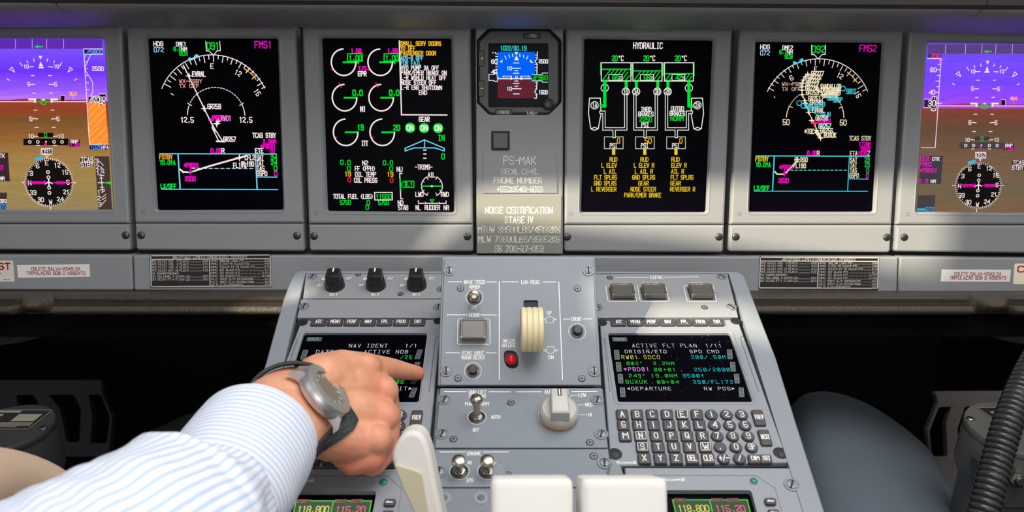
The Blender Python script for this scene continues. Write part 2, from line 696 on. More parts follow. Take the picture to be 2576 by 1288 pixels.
# ================================================================== fasteners
def screw(m, u, v, h, r, material=DSTEEL, slot='x', ring=False, ang=0.3):
    if ring:
        m.lathe((u, v), [(r, h), (r, h + .0006), (r * .93, h + .001), (r * .74, h + .001), (r * .70, h + .0002)], ZINC, 24, cap=True)
        m.lathe((u, v), [(r * .62, h + .0002), (r * .60, h + .0011), (r * .52, h + .0013)], ZINC, 24)
        hh = h + .0014
        L, W = r * .56, r * .13
        c, s_ = cos(ang), sin(ang)
        m.seg((u - L * c, v - L * s_), (u + L * c, v + L * s_), W * 2, hh, DARK)
    else:
        m.lathe((u, v), [(r * 1.15, h), (r * 1.15, h + .0001)], DARK, 18)
        m.lathe((u, v), [(r, h + .0001), (r, h + .0008), (r * .8, h + .0014), (r * .4, h + .0017)], material, 18)
        hh = h + .0018
        L = r * .5
        for a in ((ang, ang + pi / 2) if slot == 'x' else (ang,)):
            m.seg((u - L * cos(a), v - L * sin(a)), (u + L * cos(a), v + L * sin(a)), r * .22, hh, DARK)


def flush_screw(m, u, v, h, r, ang=.4):
    m.lathe((u, v), [(r, h), (r, h + .0002), (r * .9, h + .0003), (r * .78, h + .0003)], BLACK, 18)
    m.lathe((u, v), [(r * .74, h + .0003), (r * .7, h + .0006)], ZINC, 18)
    for a in (ang, ang + pi / 2):
        m.seg((u - r * .42 * cos(a), v - r * .42 * sin(a)), (u + r * .42 * cos(a), v + r * .42 * sin(a)), r * .2, h + .0007, DARK)


# ================================================================== display units
def display(label, b, sc, draw, sensor, screws, seam, bgmat=None):
    """b, sc: bezel and screen corners in the photo (tl, tr, br, bl)"""
    fr = MIP.at(sum(c[0] for c in b) / 4, b[2][1])
    T = thing('display_unit', label, 'cockpit display', fr, 'six portrait displays in the main panel')
    m = MB(fr)
    tl, tr, br, bl = b
    k = (seam - tl[1]) / (br[1] - tl[1])
    ml = (tl[0] + (bl[0] - tl[0]) * k, seam - 1)
    mr = (tr[0] + (br[0] - tr[0]) * k, seam - 1)
    outer = rp(m.ps([tl, tr, mr, ml]), [.004, .004, .0005, .0005])
    s0 = m.ps(sc)
    inner = rp(s0, .003)
    lip = off(inner, -.0045)
    # flat face, then a soft raised lip that dips to the glass
    o2 = off(outer, .003)
    m.loft([(outer, -.022), (outer, -.003), (off(outer, .001), -.0008), (o2, 0), (lip, 0), (off(inner, -.003), .0004), (off(inner, -.0018), -.0006), (inner, -.0035), (inner, -.006)], GREY, cap1=False, smooth=False)
    m.build('bezel', T)
    m = MB(fr)
    low = rp(m.ps([(ml[0], seam + .6), (mr[0], seam + .6), br, bl]), [.0005, .0005, .004, .004])
    m.loft([(low, -.022), (low, -.003), (off(low, .001), -.0008), (off(low, .0025), 0)], GREY)
    m.build('cover_strip', T)
    m = MB(fr, -.0042)
    g = bgmat or GLASS
    m.add([(x, y, -.0045) for x, y in off(inner, -.001)], g)
    draw(m)
    m.build('screen', T)
    for (x, y) in screws:
        m = MB(fr)
        u, v = m.p(x, y)
        screw(m, u, v, 0, .0042, ang=.5 + x)
        m.build('screw', T, 'small dark cross-head screw')
    if sensor:
        m = MB(fr)
        u, v = m.p(*sensor)
        m.lathe((u, v), [(.0026, 0), (.0026, .0003), (.0018, .0004), (.0015, -.0002)], ZINC, 16)
        m.build('light_sensor', T)
    return T


def draw_map_left(m):
    m.set(360, 80, .19407)
    m.t('HDG', 137, 257, 155, 55, cW, 11)
    m.t('072', 142, 262, 232, 60, (150, 205, 240), 11)
    m.t('DME1', 430, 555, 160, 52, cW, 10)
    m.t('6.6', 398, 492, 222, 48, cG, 11)
    m.t('NM', 500, 566, 225, 48, cW, 10)
    m.t('SCB', 470, 570, 282, 48, cG, 11)
    m.l([(812, 125), (820, 248), (850, 248), (915, 303), (960, 245), (1002, 245), (992, 125)], cW, 9)
    m.t('091', 828, 982, 183, 88, cG, 14)
    m.t('FMS1', 1450, 1665, 168, 85, cM, 12)
    X, Y, R = 925, 1034, 729
    m.arc(X, Y, R, 25, 156, cW, 10, 60)
    for i in range(-14, 14):
        a = i * 5 - 1
        if -65 < a < 66:
            m.tick(X, Y, R - (80 if i % 2 == 0 else 45), R, a, cW, 10)
    m.t('E', 875, 912, 445, 62, cW, 10)
    m.t('12', 1190, 1270, 535, 62, cW, 10, rot=28)
    m.t('15', 1440, 1520, 785, 62, cW, 10, rot=58)
    m.poly([(582, 345), (605, 330), (630, 345), (690, 350), (595, 380)], cC)
    m.poly([(655, 330), (670, 300), (705, 290), (725, 330), (660, 350)], cC)
    for a, b in (((1312, 478), (1362, 512)), ((1385, 530), (1425, 562)), ((1435, 575), (1460, 612))):
        m.l([a, b], (245, 165, 30), 14)
    m.arc(948, 1095, 372, 28, 152, cW, 9, 41, dash=True)
    m.arc(948, 1095, 372, 3, 24, cW, 10, 8)
    m.arc(948, 1095, 372, 156, 177, cW, 10, 8)
    m.l([(580, 925), (628, 955)], cW, 9)
    m.l([(1298, 925), (1252, 955)], cW, 9)
    m.t('12.5', 490, 652, 1142, 66, cW, 12, gap=.3)
    m.t('12.5', 1250, 1412, 1142, 66, cW, 12, gap=.3)
    m.l([(522, 435), (590, 575), (790, 990), (935, 1288)], cW, 14)
    m.l([(880, 1165), (945, 1288)], cW, 10)
    m.t('EVRAL', 640, 805, 548, 60, cW, 13)
    m.star(595, 572, 48, cW)
    m.t('WX-FSBY', 470, 762, 640, 44, (226, 150, 150), 9)
    m.t('TX OFF', 472, 720, 703, 44, (226, 150, 150), 9)
    m.star(792, 995, 48, cW)
    m.t('GR258', 838, 1005, 968, 60, cW, 12)
    m.star(880, 1145, 45, cM)
    m.t('PBD', 905, 1015, 1120, 62, cM, 17)
    m.t('RW01', 1010, 1140, 1120, 62, (246, 120, 220), 12)
    m.star(955, 1190, 55, cW)
    m.star(975, 1160, 45, cW)
    m.l([(360, 800), (395, 820)], cW, 9)
    m.set(360, 320, .18634)
    m.l([(928, 0), (1020, 185)], cW, 13)
    m.l([(950, 0), (1075, 190)], cW, 13)
    m.l([(995, 190), (1090, 195)], cW, 20)
    m.t('GR257', 1085, 1250, 162, 62, cW, 12)
    m.t('TCAS STBY', 1480, 1790, 110, 60, cW, 12)
    m.t('2.3NM', 1620, 1790, 195, 52, cM, 13)
    m.t('*PBD01', 1590, 1787, 260, 52, cM, 13)
    m.t('ETE', 1515, 1620, 318, 60, cW, 12)
    m.t('01', 1720, 1785, 325, 54, cM, 13)
    m.t('0.05', 915, 1055, 320, 58, cM, 14)
    m.t('R', 1060, 1095, 318, 58, cW, 13)
    m.l([(225, 357), (1800, 362)], cC, 13)
    m.l([(472, 365), (500, 835)], cC, 18)
    m.l([(255, 837), (1815, 842)], cC, 12)
    m.l([(1515, 370), (1540, 835)], cC, 16)
    m.l([(1532, 672), (1810, 674)], cC, 11)
    m.t('FSTBY', 222, 395, 402, 56, (248, 170, 40), 12)
    m.t('T0.0^A', 228, 432, 478, 56, cG, 13)
    m.t('LX/OFF', 240, 446, 797, 58, cG, 13)
    m.t('*PBD01', 555, 750, 515, 54, cM, 14)
    m.t('2000', 567, 705, 697, 58, cM, 14)
    m.l([(503, 572), (540, 605), (640, 607), (880, 530), (1300, 412), (1400, 385)], cW, 22)
    m.star(640, 600, 52, cM, .00005)
    m.l([(660, 555), (1515, 558)], (170, 225, 235), 12, dash=75)
    m.t('FL172', 1220, 1390, 515, 62, cW, 12)
    m.t('FL190', 1330, 1492, 497, 62, cW, 12)
    m.t('CFL2', 1375, 1505, 410, 62, cW, 12)
    m.star(1300, 412, 55, cW)
    for tx, y, x1 in (('SAT', 412, 1622), ('TAT', 482, 1625), ('TAS', 555, 1635), ('GSPD', 625, 1672)):
        m.t(tx, 1537, x1, y, 60, cW, 11)
    m.t('24', 1728, 1800, 412, 58, cG, 14)
    m.t('24', 1728, 1802, 482, 58, cG, 14)
    m.t('0', 1768, 1808, 555, 58, cG, 13)
    m.t('0', 1772, 1810, 625, 58, cM, 13)


def draw_engine(m):
    m.set(800, 90, .18637)
    for c, (ox, l1) in enumerate(((0, 0), (494, 496))):
        for r, (x, y) in enumerate(((345, 358), (358, 836), (373, 1304))):
            X = x + ox
            m.arc(X, y, 165, 92, 360, cW, 18, 44, ry=178)
            m.l([(X, y), (X + (195 if r == 0 else 160), y)], cG, 22)
        m.l([(540 + ox, 345), (542 + ox, 380)], cG, 12)
        m.l([(398 + ox, 243), (598 + ox, 243), (598 + ox, 343), (398 + ox, 343)], cG, 12, close=True)
        m.t('1.00', 420 + ox, 588 + ox, 300, 64, cG, 14, gap=.3)
        m.t('1.56', 448 + ox, 582 + ox, 205, 56, cM, 14, gap=.3)
        m.star(195 + ox, 452, 32, (230, 20, 120))
        m.l([(288 + ox, 638), (315 + ox, 692)], cR, 13)
        m.l([(278 + ox, 668), (325 + ox, 660)], cR, 11)
        m.l([(212 + ox, 1355), (246 + ox, 1372)], cR, 13)
        m.t('0.0', 470 + ox, 598 + ox, 770, 72, cG, 16, gap=.3)
    m.t('19', 535, 612, 1238, 72, cG, 15)
    m.t('20', 1022, 1102, 1242, 72, cG, 15)
    m.t('T/O', 547, 648, 443, 58, cM, 14)
    m.t('EPR', 543, 650, 513, 58, cW, 14)
    m.t('N1', 575, 640, 988, 66, cW, 15)
    m.t('ITT', 590, 670, 1452, 62, cW, 13, serif=True)
    m.l([(1097, 70), (1127, 1066), (1738, 1070)], cW, 16)
    for tx, x0, x1, y, c in (('SMALL SERV DOORS', 1115, 1658, 105, cA), ('YD OFF', 1115, 1312, 170, cA), ('PASSENGER DOOR', 1117, 1590, 235, cA),
                             ('ADS-B OFF', 1118, 1418, 300, cC), ('FDR FAIL', 1120, 1388, 367, cC), ('HYD PUMP 3A OFF', 1122, 1628, 433, cW),
                             ('PARK/EMER BRAKE ON', 1125, 1732, 500, cW), ('L-R WSHLD HEAT OFF', 1125, 1728, 567, cW), ('NOSE STEER OFF', 1125, 1592, 633, cW),
                             ('L-R ENG SHUTDOWN', 1128, 1670, 700, cW), ('END', 1365, 1468, 767, cW)):
        m.t(tx, x0, x1, y, 53, c, 10.5, serif=True, gap=.45)
    m.t('GEAR', 1365, 1502, 1127, 60, cW, 13)
    for x, y in ((1243, 1242), (1432, 1245), (1622, 1247)):
        m.disc(x, y, 68, cG)
        m.t('ON', x - 40, x + 40, y, 68, cW, 15, dh=.0001)
    m.set(740, 0, .5124)
    m.t('IN', 708, 737, 677, 26, cG, 5, serif=True)
    m.l([(640, 687), (545, 728), (545, 741), (590, 726), (690, 726), (737, 741), (737, 728)], cC, 5, close=True)
    m.l([(640, 687), (640, 725)], cC, 5)
    for y in (737, 756, 777):
        m.l([(636, y), (647, y)], cW, 5)
    m.t('0', 724, 738, 768, 26, cG, 5)
    m.set(800, 380, .13978)
    for tx, x0, x1, y, c in (('0.0', 405, 582, 205, cG), ('N2', 800, 895, 215, cW), ('0.0', 1172, 1345, 212, cG), ('0', 527, 580, 313, cG), ('FF (PPH)', 668, 1025, 315, cW),
                             ('0', 1290, 1343, 320, cG), ('19', 483, 588, 412, cA), ('OIL TEMP', 672, 1040, 420, cW), ('19', 1248, 1350, 418, cA), ('0', 537, 590, 517, cR),
                             ('OIL PRESS', 655, 1062, 525, cW), ('0', 1300, 1350, 525, cR), ('TOTAL FUEL (LBS)', 275, 985, 818, cW), ('11500', 1045, 1318, 820, cG),
                             ('5750', 400, 586, 925, cG), ('0', 880, 930, 928, cG), ('5750', 1088, 1272, 930, cG), ('0', 860, 910, 1012, cG), ('NU', 1420, 1515, 328, cW),
                             ('ND', 1440, 1530, 930, cW), ('STAB', 1445, 1618, 1018, cW), ('-TRIMS-', 1750, 2055, 288, cW), ('AIL', 1980, 2105, 430, cW), ('8.1', 1568, 1700, 598, cG),
                             ('LWD', 1758, 1892, 780, cW), ('RWD', 2218, 2350, 780, cW), ('NL', 1762, 1845, 1018, cW), ('RUDDER', 1925, 2192, 1018, cW), ('NR', 2265, 2354, 1020, cW)):
        m.t(tx, x0, x1, y, 78, c, 15, serif=True, gap=.32)
    m.l([(1018, 745), (1335, 745), (1338, 880), (1022, 880)], cW, 15, close=True)
    m.l([(1512, 405), (1470, 402), (1490, 858), (1525, 860)], cW, 17)
    m.l([(1478, 500), (1490, 712)], cG, 22, dh=.0001)
    m.l([(1492, 597), (1540, 542), (1726, 542), (1726, 656), (1540, 656)], cG, 14, close=True)
    m.arc(2050, 632, 188, 118, 242, cW, 14, 24)
    m.arc(2050, 632, 188, -62, 62, cW, 14, 24)
    for a in (-28, 28, -60, 60, 152, 208, 120, 240):
        L = 28 if abs(a) in (28, 152, 208) else 48
        m.tick(2050, 632, 188 - L, 188, 90 - a, cW, 12)
    m.l([(1868, 632), (2232, 632)], cG, 20, dh=.0001)
    m.disc(2050, 632, 18, cW, .00015)
    m.l([(1806, 890), (1808, 940), (2305, 942), (2305, 897)], cW, 14)
    m.l([(2020, 876), (2085, 876), (2053, 932)], cG, 13, close=True, dh=.0001)
    for x in (1935, 2180):
        m.l([(x, 920), (x, 940)], cW, 12)


def draw_hydraulic(m):
    m.set(1400, 0, .5123)
    cH = (236, 236, 226)
    m.t('HYDRAULIC', 378, 520, 224, 28, cW, 4.5, serif=True)
    for i, (x0, x1, top, pc) in enumerate(((220, 365, 340, '66'), (375, 518, 348, '58'), (530, 672, 362, '42'))):
        o = i * 155
        m.t('20', 273 + o, 298 + o, 287, 26, cG, 4.5)
        m.t('\u00b0C', 304 + o, 328 + o, 286, 24, cH, 4)
        m.l([(x0, 308), (x1, 308), (x1, 398), (x0, 398)], cH, 4, close=True)
        m.l([(x0 + 2, top), (x1 - 2, top)], cG, 5)
        x = x0 + 6
        while x < x1 - 8:
            dx = min(398 - top - 6, x1 - x - 4)
            m.l([(x, 394), (x + dx * .75, 394 - dx)], cG, 4)
            x += 19
        m.rect(x0 + 37, 366, x1 - 42, 395, cX, .00008)
        m.l([(x0 + 37, 366), (x1 - 42, 366), (x1 - 42, 395), (x0 + 37, 395)], cH, 3, close=True, dh=.0001)
        m.t(pc, x0 + 55, x0 + 82, 381, 22, cG, 4, dh=.0002)
        m.t('%', x0 + 86, x0 + 98, 383, 17, cH, 3.5, dh=.0002)
        m.l([(x0 - 4, 308), (x0 - 4, 368)], cG, 3)
        m.l([(x1 + 4, 308), (x1 + 4, 372)], cG, 3)
    GP = 15
    m.l([(237, 400), (237, 520), (220, 520)], cG, GP, dh=.00005)
    m.l([(650, 400), (650, 520), (664, 520)], cG, GP, dh=.00005)
    for x in (342, 392, 497, 547):
        m.l([(x, 400), (x, 430)], cG, 14)
    for x, y, tx in ((237, 432, ''), (340, 450, '1B'), (391, 450, '3A'), (495, 450, '3B'), (546, 450, '2B'), (650, 432, '')):
        m.arc(x, y, 18, 0, 360, cH, 3.5, 24)
        if tx:
            m.t(tx, x - 11, x + 11, y, 21, cH, 3.5)
    for pts in ([(340, 470), (340, 633), (233, 633), (233, 551), (218, 551)], [(283, 633), (283, 670)], [(385, 470), (385, 633), (490, 633), (490, 470)], [(435, 633), (435, 670)],
                [(540, 470), (540, 633), (643, 633), (643, 551), (662, 551)], [(588, 633), (588, 670)]):
        m.l(pts, cH, 15)
        m.l(pts, cX, 8.5, dh=.0001)
    for sx, sy in ((187, 517), (692, 517)):
        e = [(-25, -35), (28, -35), (32, 40), (18, 115), (-2, 123), (-19, 115), (-30, 40)]
        sg = 1 if sx < 400 else -1
        m.l([(sx + sg * a, sy + b) for a, b in e], cH, 4, close=True)
        m.l([(sx - sg * 17, sy + 115), (sx, sy + 108), (sx + sg * 16, sy + 115)], cH, 3.5)
        m.arc(sx, sy, 18, 0, 360, cH, 3.5, 24)
    m.t('1A', 177, 198, 517, 21, cH, 3.5)
    m.t('2A', 681, 704, 517, 21, cH, 3.5)
    for i, (v, x0, x1) in enumerate((('0', 299, 311), ('50', 435, 466), ('0', 605, 617))):
        o = i * 153
        m.l([(235 + o, 672), (327 + o, 672), (327 + o, 730), (235 + o, 730)], (170, 205, 175), 3.5, close=True)
        m.t(v, x0, x1, 691, 25, (240, 175, 40), 4)
        m.t('PSI', 263 + o, 297 + o, 715, 21, cH, 3.6, serif=True)
        m.rect(273 + o, 732, 288 + o, 760, cY)
    for tx, x0, x1, y, c in (('INBD', 415, 465, 537, cH), ('BRAKES', 402, 475, 560, cH), ('2250', 408, 468, 588, cG), ('PSI', 418, 453, 613, cH), ('OUTBD', 563, 625, 533, cH), ('BRAKES', 557, 630, 557, cH), ('NORM', 560, 623, 582, cG)):
        m.t(tx, x0, x1, y, 21, c, 3.8, serif=True)
    for tx, x0, x1, y in (('RUD', 262, 297, 783), ('L ELEV', 222, 295, 812), ('L AIL', 234, 293, 842), ('FLT SPLRS', 186, 295, 871), ('GND SPLRS', 185, 293, 900), ('L REVERSER', 172, 293, 929),
                          ('RUD', 413, 450, 783), ('L ELEV R', 381, 479, 812), ('L AIL R', 386, 472, 842), ('GND SPLRS', 373, 483, 871), ('GEAR', 403, 451, 900), ('NOSE STEER', 365, 487, 929), ('PARK/EMER BRAKE', 334, 513, 958),
                          ('RUD', 565, 603, 783), ('ELEV R', 565, 638, 812), ('AIL R', 564, 625, 842), ('FLT SPLRS', 562, 671, 871), ('GEAR', 560, 609, 900), ('REVERSER R', 559, 680, 929)):
        m.t(tx, x0, x1, y, 20, (226, 190, 40), 3.6, serif=True, gap=.35)


def draw_map_right(m):
    cN = (240, 226, 190)
    cT = (70, 196, 214)
    m.set(1880, 100, .18634)
    m.t('HDG', 178, 300, 97, 58, cW, 10)
    m.t('072', 178, 300, 178, 62, (150, 205, 240), 10)
    m.t('DME2', 478, 612, 108, 54, cW, 10)
    m.t('6.7', 438, 530, 165, 50, cG, 11)
    m.t('NM', 540, 608, 168, 48, cW, 9)
    m.t('SCB', 508, 607, 228, 50, cG, 11)
    m.l([(868, 72), (868, 200), (905, 202), (955, 258), (1010, 199), (1052, 197), (1055, 72)], cW, 9)
    m.t('092', 875, 1045, 130, 92, cG, 13)
    m.t('FMS2', 1518, 1740, 117, 90, cM, 10)
    X, Y, R = 935, 1003, 740
    m.arc(X, Y, R, 25, 156, cW, 9, 60)
    for i in range(-14, 14):
        a = i * 5 - 1.5
        if -66 < a < 66:
            m.tick(X, Y, R - (80 if i % 2 == 0 else 45), R, a, cW, 8)
    m.t('E', 905, 940, 397, 60, cW, 9)
    m.t('6', 575, 615, 515, 62, cW, 9, rot=-30)
    m.t('12', 1212, 1288, 488, 62, cW, 9, rot=28)
    m.t('15', 1448, 1530, 738, 62, cW, 9, rot=58)
    m.poly([(612, 300), (640, 288), (665, 305), (710, 312), (625, 340)], (60, 205, 230))
    m.poly([(690, 305), (712, 262), (750, 247), (762, 287), (700, 315)], (60, 205, 230))
    m.l([(1352, 440), (1402, 480)], (224, 190, 30), 12)
    m.l([(1415, 495), (1480, 570)], (224, 190, 30), 12)
    m.arc(914, 1062, 388, 125, 152, cN, 8, 11, dash=True)
    m.arc(914, 1062, 388, 156, 178, cN, 10, 8)
    m.arc(914, 1062, 388, 2, 24, cN, 10, 8)
    m.arc(914, 1062, 388, 28, 45, cN, 8, 7, dash=True)
    m.l([(562, 890), (608, 915)], cN, 8)
    m.l([(1238, 925), (1285, 898)], cN, 8)
    m.t('50', 482, 566, 1112, 72, cN, 11)
    m.t('50', 1254, 1336, 1118, 72, cN, 11)
    m.t('WX-FSBY', 470, 770, 600, 42, (196, 165, 150), 9)
    m.t('TX OFF', 470, 720, 665, 42, (196, 165, 150), 9)
    for tx, x0, x1, y, c in (('GR277', 865, 1030, 458, cN), ('GR276', 830, 995, 505, cN), ('GR274', 800, 965, 552, cN), ('GR273', 790, 955, 600, cN), ('GR272', 785, 945, 652, cN),
                             ('GR253', 795, 960, 712, cN), ('GR251', 825, 990, 795, cN), ('GR249', 848, 1012, 845, cN), ('SANDALLOB', 990, 1262, 632, cN), ('UKBEDEGB', 1000, 1255, 675, cN),
                             ('ISONGPD', 1050, 1255, 715, cN), ('LOQUOTE', 1040, 1235, 748, cN), ('SBST', 1340, 1465, 697, cT), ('SBSP', 1160, 1280, 812, cT), ('SBMT', 1090, 1215, 785, cT),
                             ('SB9D', 920, 1045, 872, cT), ('SBKP', 815, 940, 922, cT), ('SDAI', 770, 880, 893, cT), ('EVRAL', 880, 1040, 950, cN), ('SBJH', 990, 1118, 1010, cT), ('GR258', 925, 1085, 1055, cN),
                             ('*RW01', 945, 1132, 1100, cM), ('GR257', 965, 1127, 1165, (190, 240, 220)), ('*TOC', 775, 900, 1237, cN), ('GR256', 990, 1152, 1228, cN)):
        m.t(tx, x0, x1, y, 62, c, 11)
    for x, y in ((1293, 660), (700, 855), (757, 893), (1105, 780), (942, 975)):
        m.arc(x, y, 32, 0, 360, cT, 9, 24)
    m.l([(815, 455), (762, 530), (738, 600), (735, 680), (742, 745), (785, 830), (830, 980), (880, 1090), (912, 1130), (930, 1220), (985, 1290)], cN, 10)
    m.l([(900, 640), (965, 690), (1040, 745), (1015, 800)], cN, 10)
    for x, y in ((815, 465), (785, 500), (758, 545), (740, 590), (737, 635), (737, 680), (742, 742), (775, 822), (785, 855), (830, 980), (870, 1090), (940, 650), (965, 690), (1010, 745), (1045, 745), (935, 1225), (960, 1270)):
        m.star(x, y, 44, cN)
    m.star(905, 1128, 60, (240, 50, 110), .00005)
    m.disc(368, 775, 9, cN)
    m.set(1880, 330, .17857)
    m.t('BUXUK', 1082, 1250, 55, 64, cN, 12)
    m.l([(965, 15), (1028, 95)], cN, 30)
    m.star(1032, 95, 50, cN)
    m.t('TCAS STBY', 1438, 1740, 100, 60, cN, 9)
    m.t('177NM', 1575, 1732, 185, 58, cM, 10)
    m.t('SBGR', 1598, 1730, 250, 58, cM, 10)
    m.t('ETA', 1450, 1548, 313, 60, cN, 9)
    m.t('1838', 1560, 1684, 312, 58, cM, 10)
    m.t('Z', 1695, 1726, 313, 58, cN, 9)
    m.t('0.05', 845, 978, 310, 60, cM, 13)
    m.t('R', 983, 1015, 309, 60, cW, 11)
    cE = (70, 205, 214)
    m.l([(128, 347), (1720, 355)], cE, 13)
    m.l([(380, 355), (355, 838)], cE, 17)
    m.l([(102, 845), (1690, 847)], cE, 11)
    m.l([(1438, 355), (1413, 842)], cE, 11)
    m.l([(1425, 672), (1703, 675)], cE, 9)
    m.t('FSTBY', 118, 295, 392, 60, cY, 12)
    m.t('T0.0^A', 122, 325, 473, 60, (20, 220, 60), 13)
    m.t('LX/OFF', 98, 310, 802, 60, (20, 220, 60), 13)
    m.t('*PBD01', 455, 640, 508, 58, cM, 12)
    m.t('2020', 440, 580, 697, 62, cM, 13)
    m.l([(388, 572), (420, 605), (505, 606), (560, 570), (720, 400)], cN, 18)
    m.star(525, 595, 52, cM, .00005)
    m.star(705, 400, 50, cN)
    m.t('FL260', 672, 846, 403, 60, cN, 11)
    m.t('FL190', 650, 822, 488, 60, cN, 11)
    m.l([(610, 550), (1425, 550)], (110, 210, 214), 11, dash=62)
    for tx, y, x0, x1 in (('SAT', 405, 1452, 1545), ('TAT', 478, 1450, 1542), ('TAS', 550, 1448, 1540), ('GSPD', 625, 1440, 1568)):
        m.t(tx, x0, x1, y, 60, cN, 9)
    m.t('23', 1655, 1720, 405, 60, (40, 200, 90), 10)
    m.t('23', 1655, 1720, 478, 60, (40, 200, 90), 10)
    m.t('0', 1680, 1712, 555, 58, (40, 200, 90), 10)
    m.t('0', 1675, 1708, 628, 58, (210, 60, 190), 10)


cP = (252, 226, 244)


def rose(m, x, y, r, hp, labels, cw, lab):
    m.disc(x, y, r * .985, (22, 18, 16), .0, 48)
    for i in range(72):
        m.tick(x, y, r * (.94 if i % 2 == 0 else .97), r * 1.03, i * 5 - 1, cW, r * .022, dh=.0001)
    for tx, a, b in labels:
        n = len(tx)
        m.t(tx, a - hp * .33 * n, a + hp * .33 * n, b, hp, cW, hp * .17, dh=.0002)


def draw_pfd_left(m):
    m.set(0, 80, .19406)
    m.rect(-500, 95, 1325, 220, (96, 44, 176), .00005)
    for x in (200, 418, 605, 825):
        m.l([(x, 100), (x, 215)], (210, 150, 235), 8, dh=.0001)
    m.l([(460, 192), (550, 192)], (20, 220, 100), 14, dh=.0001)
    m.poly([(455, 192), (498, 168), (485, 192), (498, 216)], (20, 220, 100), .0001)
    m.poly([(500, 312), (546, 312), (524, 362)], cP)
    m.poly([(525, 385), (505, 445), (558, 445)], cP)
    m.poly([(502, 452), (562, 452), (567, 472), (497, 472)], cP)
    for a, b in (((435, 352), (442, 382)), ((348, 378), (362, 402)), ((258, 400), (288, 442)), ((615, 352), (610, 382)), ((705, 378), (697, 402)), ((800, 400), (775, 442)),
                 ((380, 452), (435, 452)), ((628, 452), (685, 458)), ((408, 567), (442, 567)), ((630, 567), (666, 567)), ((422, 795), (460, 795)), ((645, 795), (682, 795)), ((92, 610), (122, 628)),
                 ((965, 628), (992, 612)), ((393, 682), (450, 682)), ((638, 682), (698, 684))):
        m.l([a, b], cP, 10)
    m.t('10', 308, 368, 450, 46, cP, 9)
    m.t('10', 702, 760, 450, 46, cP, 9)
    m.t('5', 358, 388, 680, 48, cP, 9)
    m.t('5', 705, 736, 680, 48, cP, 9)
    m.l([(125, 490), (155, 458), (190, 522)], cP, 9, close=True)
    m.l([(940, 490), (908, 458), (882, 522)], cP, 9, close=True)
    m.rect(898, 780, 998, 825, (214, 34, 92))
    m.l([(898, 780), (998, 780), (998, 825), (898, 825)], (250, 190, 215), 5, close=True, dh=.0001)
    m.t('SBJH', 912, 985, 803, 28, (255, 190, 215), 7, dh=.0001)
    m.l([(950, 828), (950, 885)], (250, 190, 225), 6)
    m.poly([(-500, 885), (130, 882), (250, 872), (420, 866), (700, 880), (1120, 882), (1120, 905), (-500, 905)], (156, 44, 74))
    m.rect(790, 830, 838, 895, (14, 10, 12), .0001)
    m.l([(790, 826), (842, 826), (842, 892)], (250, 200, 220), 6, dh=.0001)
    m.l([(-500, 906), (1125, 906)], cW, 9, dh=.0001)
    m.rect(368, 864, 470, 888, cW, .00015)
    m.rect(443, 864, 470, 920, cW, .00015)
    m.rect(655, 864, 750, 888, cW, .00015)
    m.rect(655, 864, 682, 920, cW, .00015)
    m.l([(472, 906), (655, 906)], (10, 190, 40), 15, dh=.00015)
    m.arc(563, 906, 38, 0, 360, (10, 200, 40), 11, 28, dh=.0002)
    m.rect(546, 868, 578, 892, cW, .0002)
    for a, b in (((440, 1015), (480, 1015)), ((662, 1015), (700, 1015)), ((425, 1122), (487, 1130)), ((668, 1130), (730, 1126)), ((455, 1240), (495, 1240)), ((677, 1240), (715, 1240))):
        m.l([a, b], cW, 10)
    m.t('5', 386, 416, 1130, 50, cW, 10)
    m.t('5', 737, 768, 1130, 50, cW, 10)
    # altitude tape
    m.l([(1085, 222), (1150, 1288)], cP, 9, dh=.0001)
    m.l([(1085, 222), (1330, 222)], cP, 8, dh=.0001)
    m.rect(1088, 228, 1332, 286, (22, 20, 110), .00006)
    m.t('5800', 1178, 1326, 256, 46, (110, 170, 255), 9, dh=.0001)
    for x in (1128, 1140, 1152):
        m.l([(x, 272), (x + 18, 240)], (110, 170, 255), 5, dh=.0001)
    m.l([(1090, 290), (1335, 291)], cP, 8, dh=.0001)
    m.rect(1094, 296, 1116, 340, (60, 170, 240))
    m.l([(1175, 292), (1105, 455), (1108, 500), (1200, 655), (1206, 770), (1178, 830)], cP, 8)
    for y in (388, 478, 567, 660, 750):
        x = 1085 + (y - 222) * .061
        m.l([(x, y), (x + 38, y)], cP, 8)
    m.t('2500', 1195, 1340, 478, 52, cP, 11)
    m.poly([(1135, 920), (1367, 920), (1392, 1290), (1157, 1290)], (255, 142, 60))
    for i in range(4):
        m.l([(1150, 1020 + i * 92), (1240 + i * 3, 925 + i * 92)] if i == 0 else [(1150 + 2 * i, 1020 + i * 92), (1370, 800 + i * 92 + 5)] if i > 1 else [(1150, 1110), (1330, 925)], (255, 200, 60), 8, dh=.0001)
    m.rect(1150, 836, 1367, 916, (14, 10, 10), .0002)
    m.rect(1292, 806, 1367, 950, (14, 10, 10), .0002)
    m.l([(1292, 806), (1367, 806)], cP, 7, dh=.0003)
    m.l([(1150, 836), (1292, 836)], cP, 7, dh=.0003)
    m.l([(1150, 916), (1292, 916), (1292, 950)], cP, 7, dh=.0003)
    for x in (1160, 1176, 1192):
        m.l([(x, 906), (x + 30, 846)], cP, 8, dh=.0003)
    m.t('20', 1212, 1290, 880, 58, cW, 11, dh=.0003)
    m.t('60', 1296, 1363, 870, 52, cW, 10, dh=.0003)
    m.t('40', 1300, 1363, 926, 40, cW, 9, dh=.0003)
    m.set(0, 320, .25622)
    m.poly([(868, -6), (1055, -6), (1063, 165), (880, 168)], (255, 142, 60), .00004)
    for a, b in (((880, 160), (1045, 0)), ((878, 95), (970, 0)), ((960, 166), (1058, 70))):
        m.l([a, b], (255, 200, 60), 6, dh=.0001)
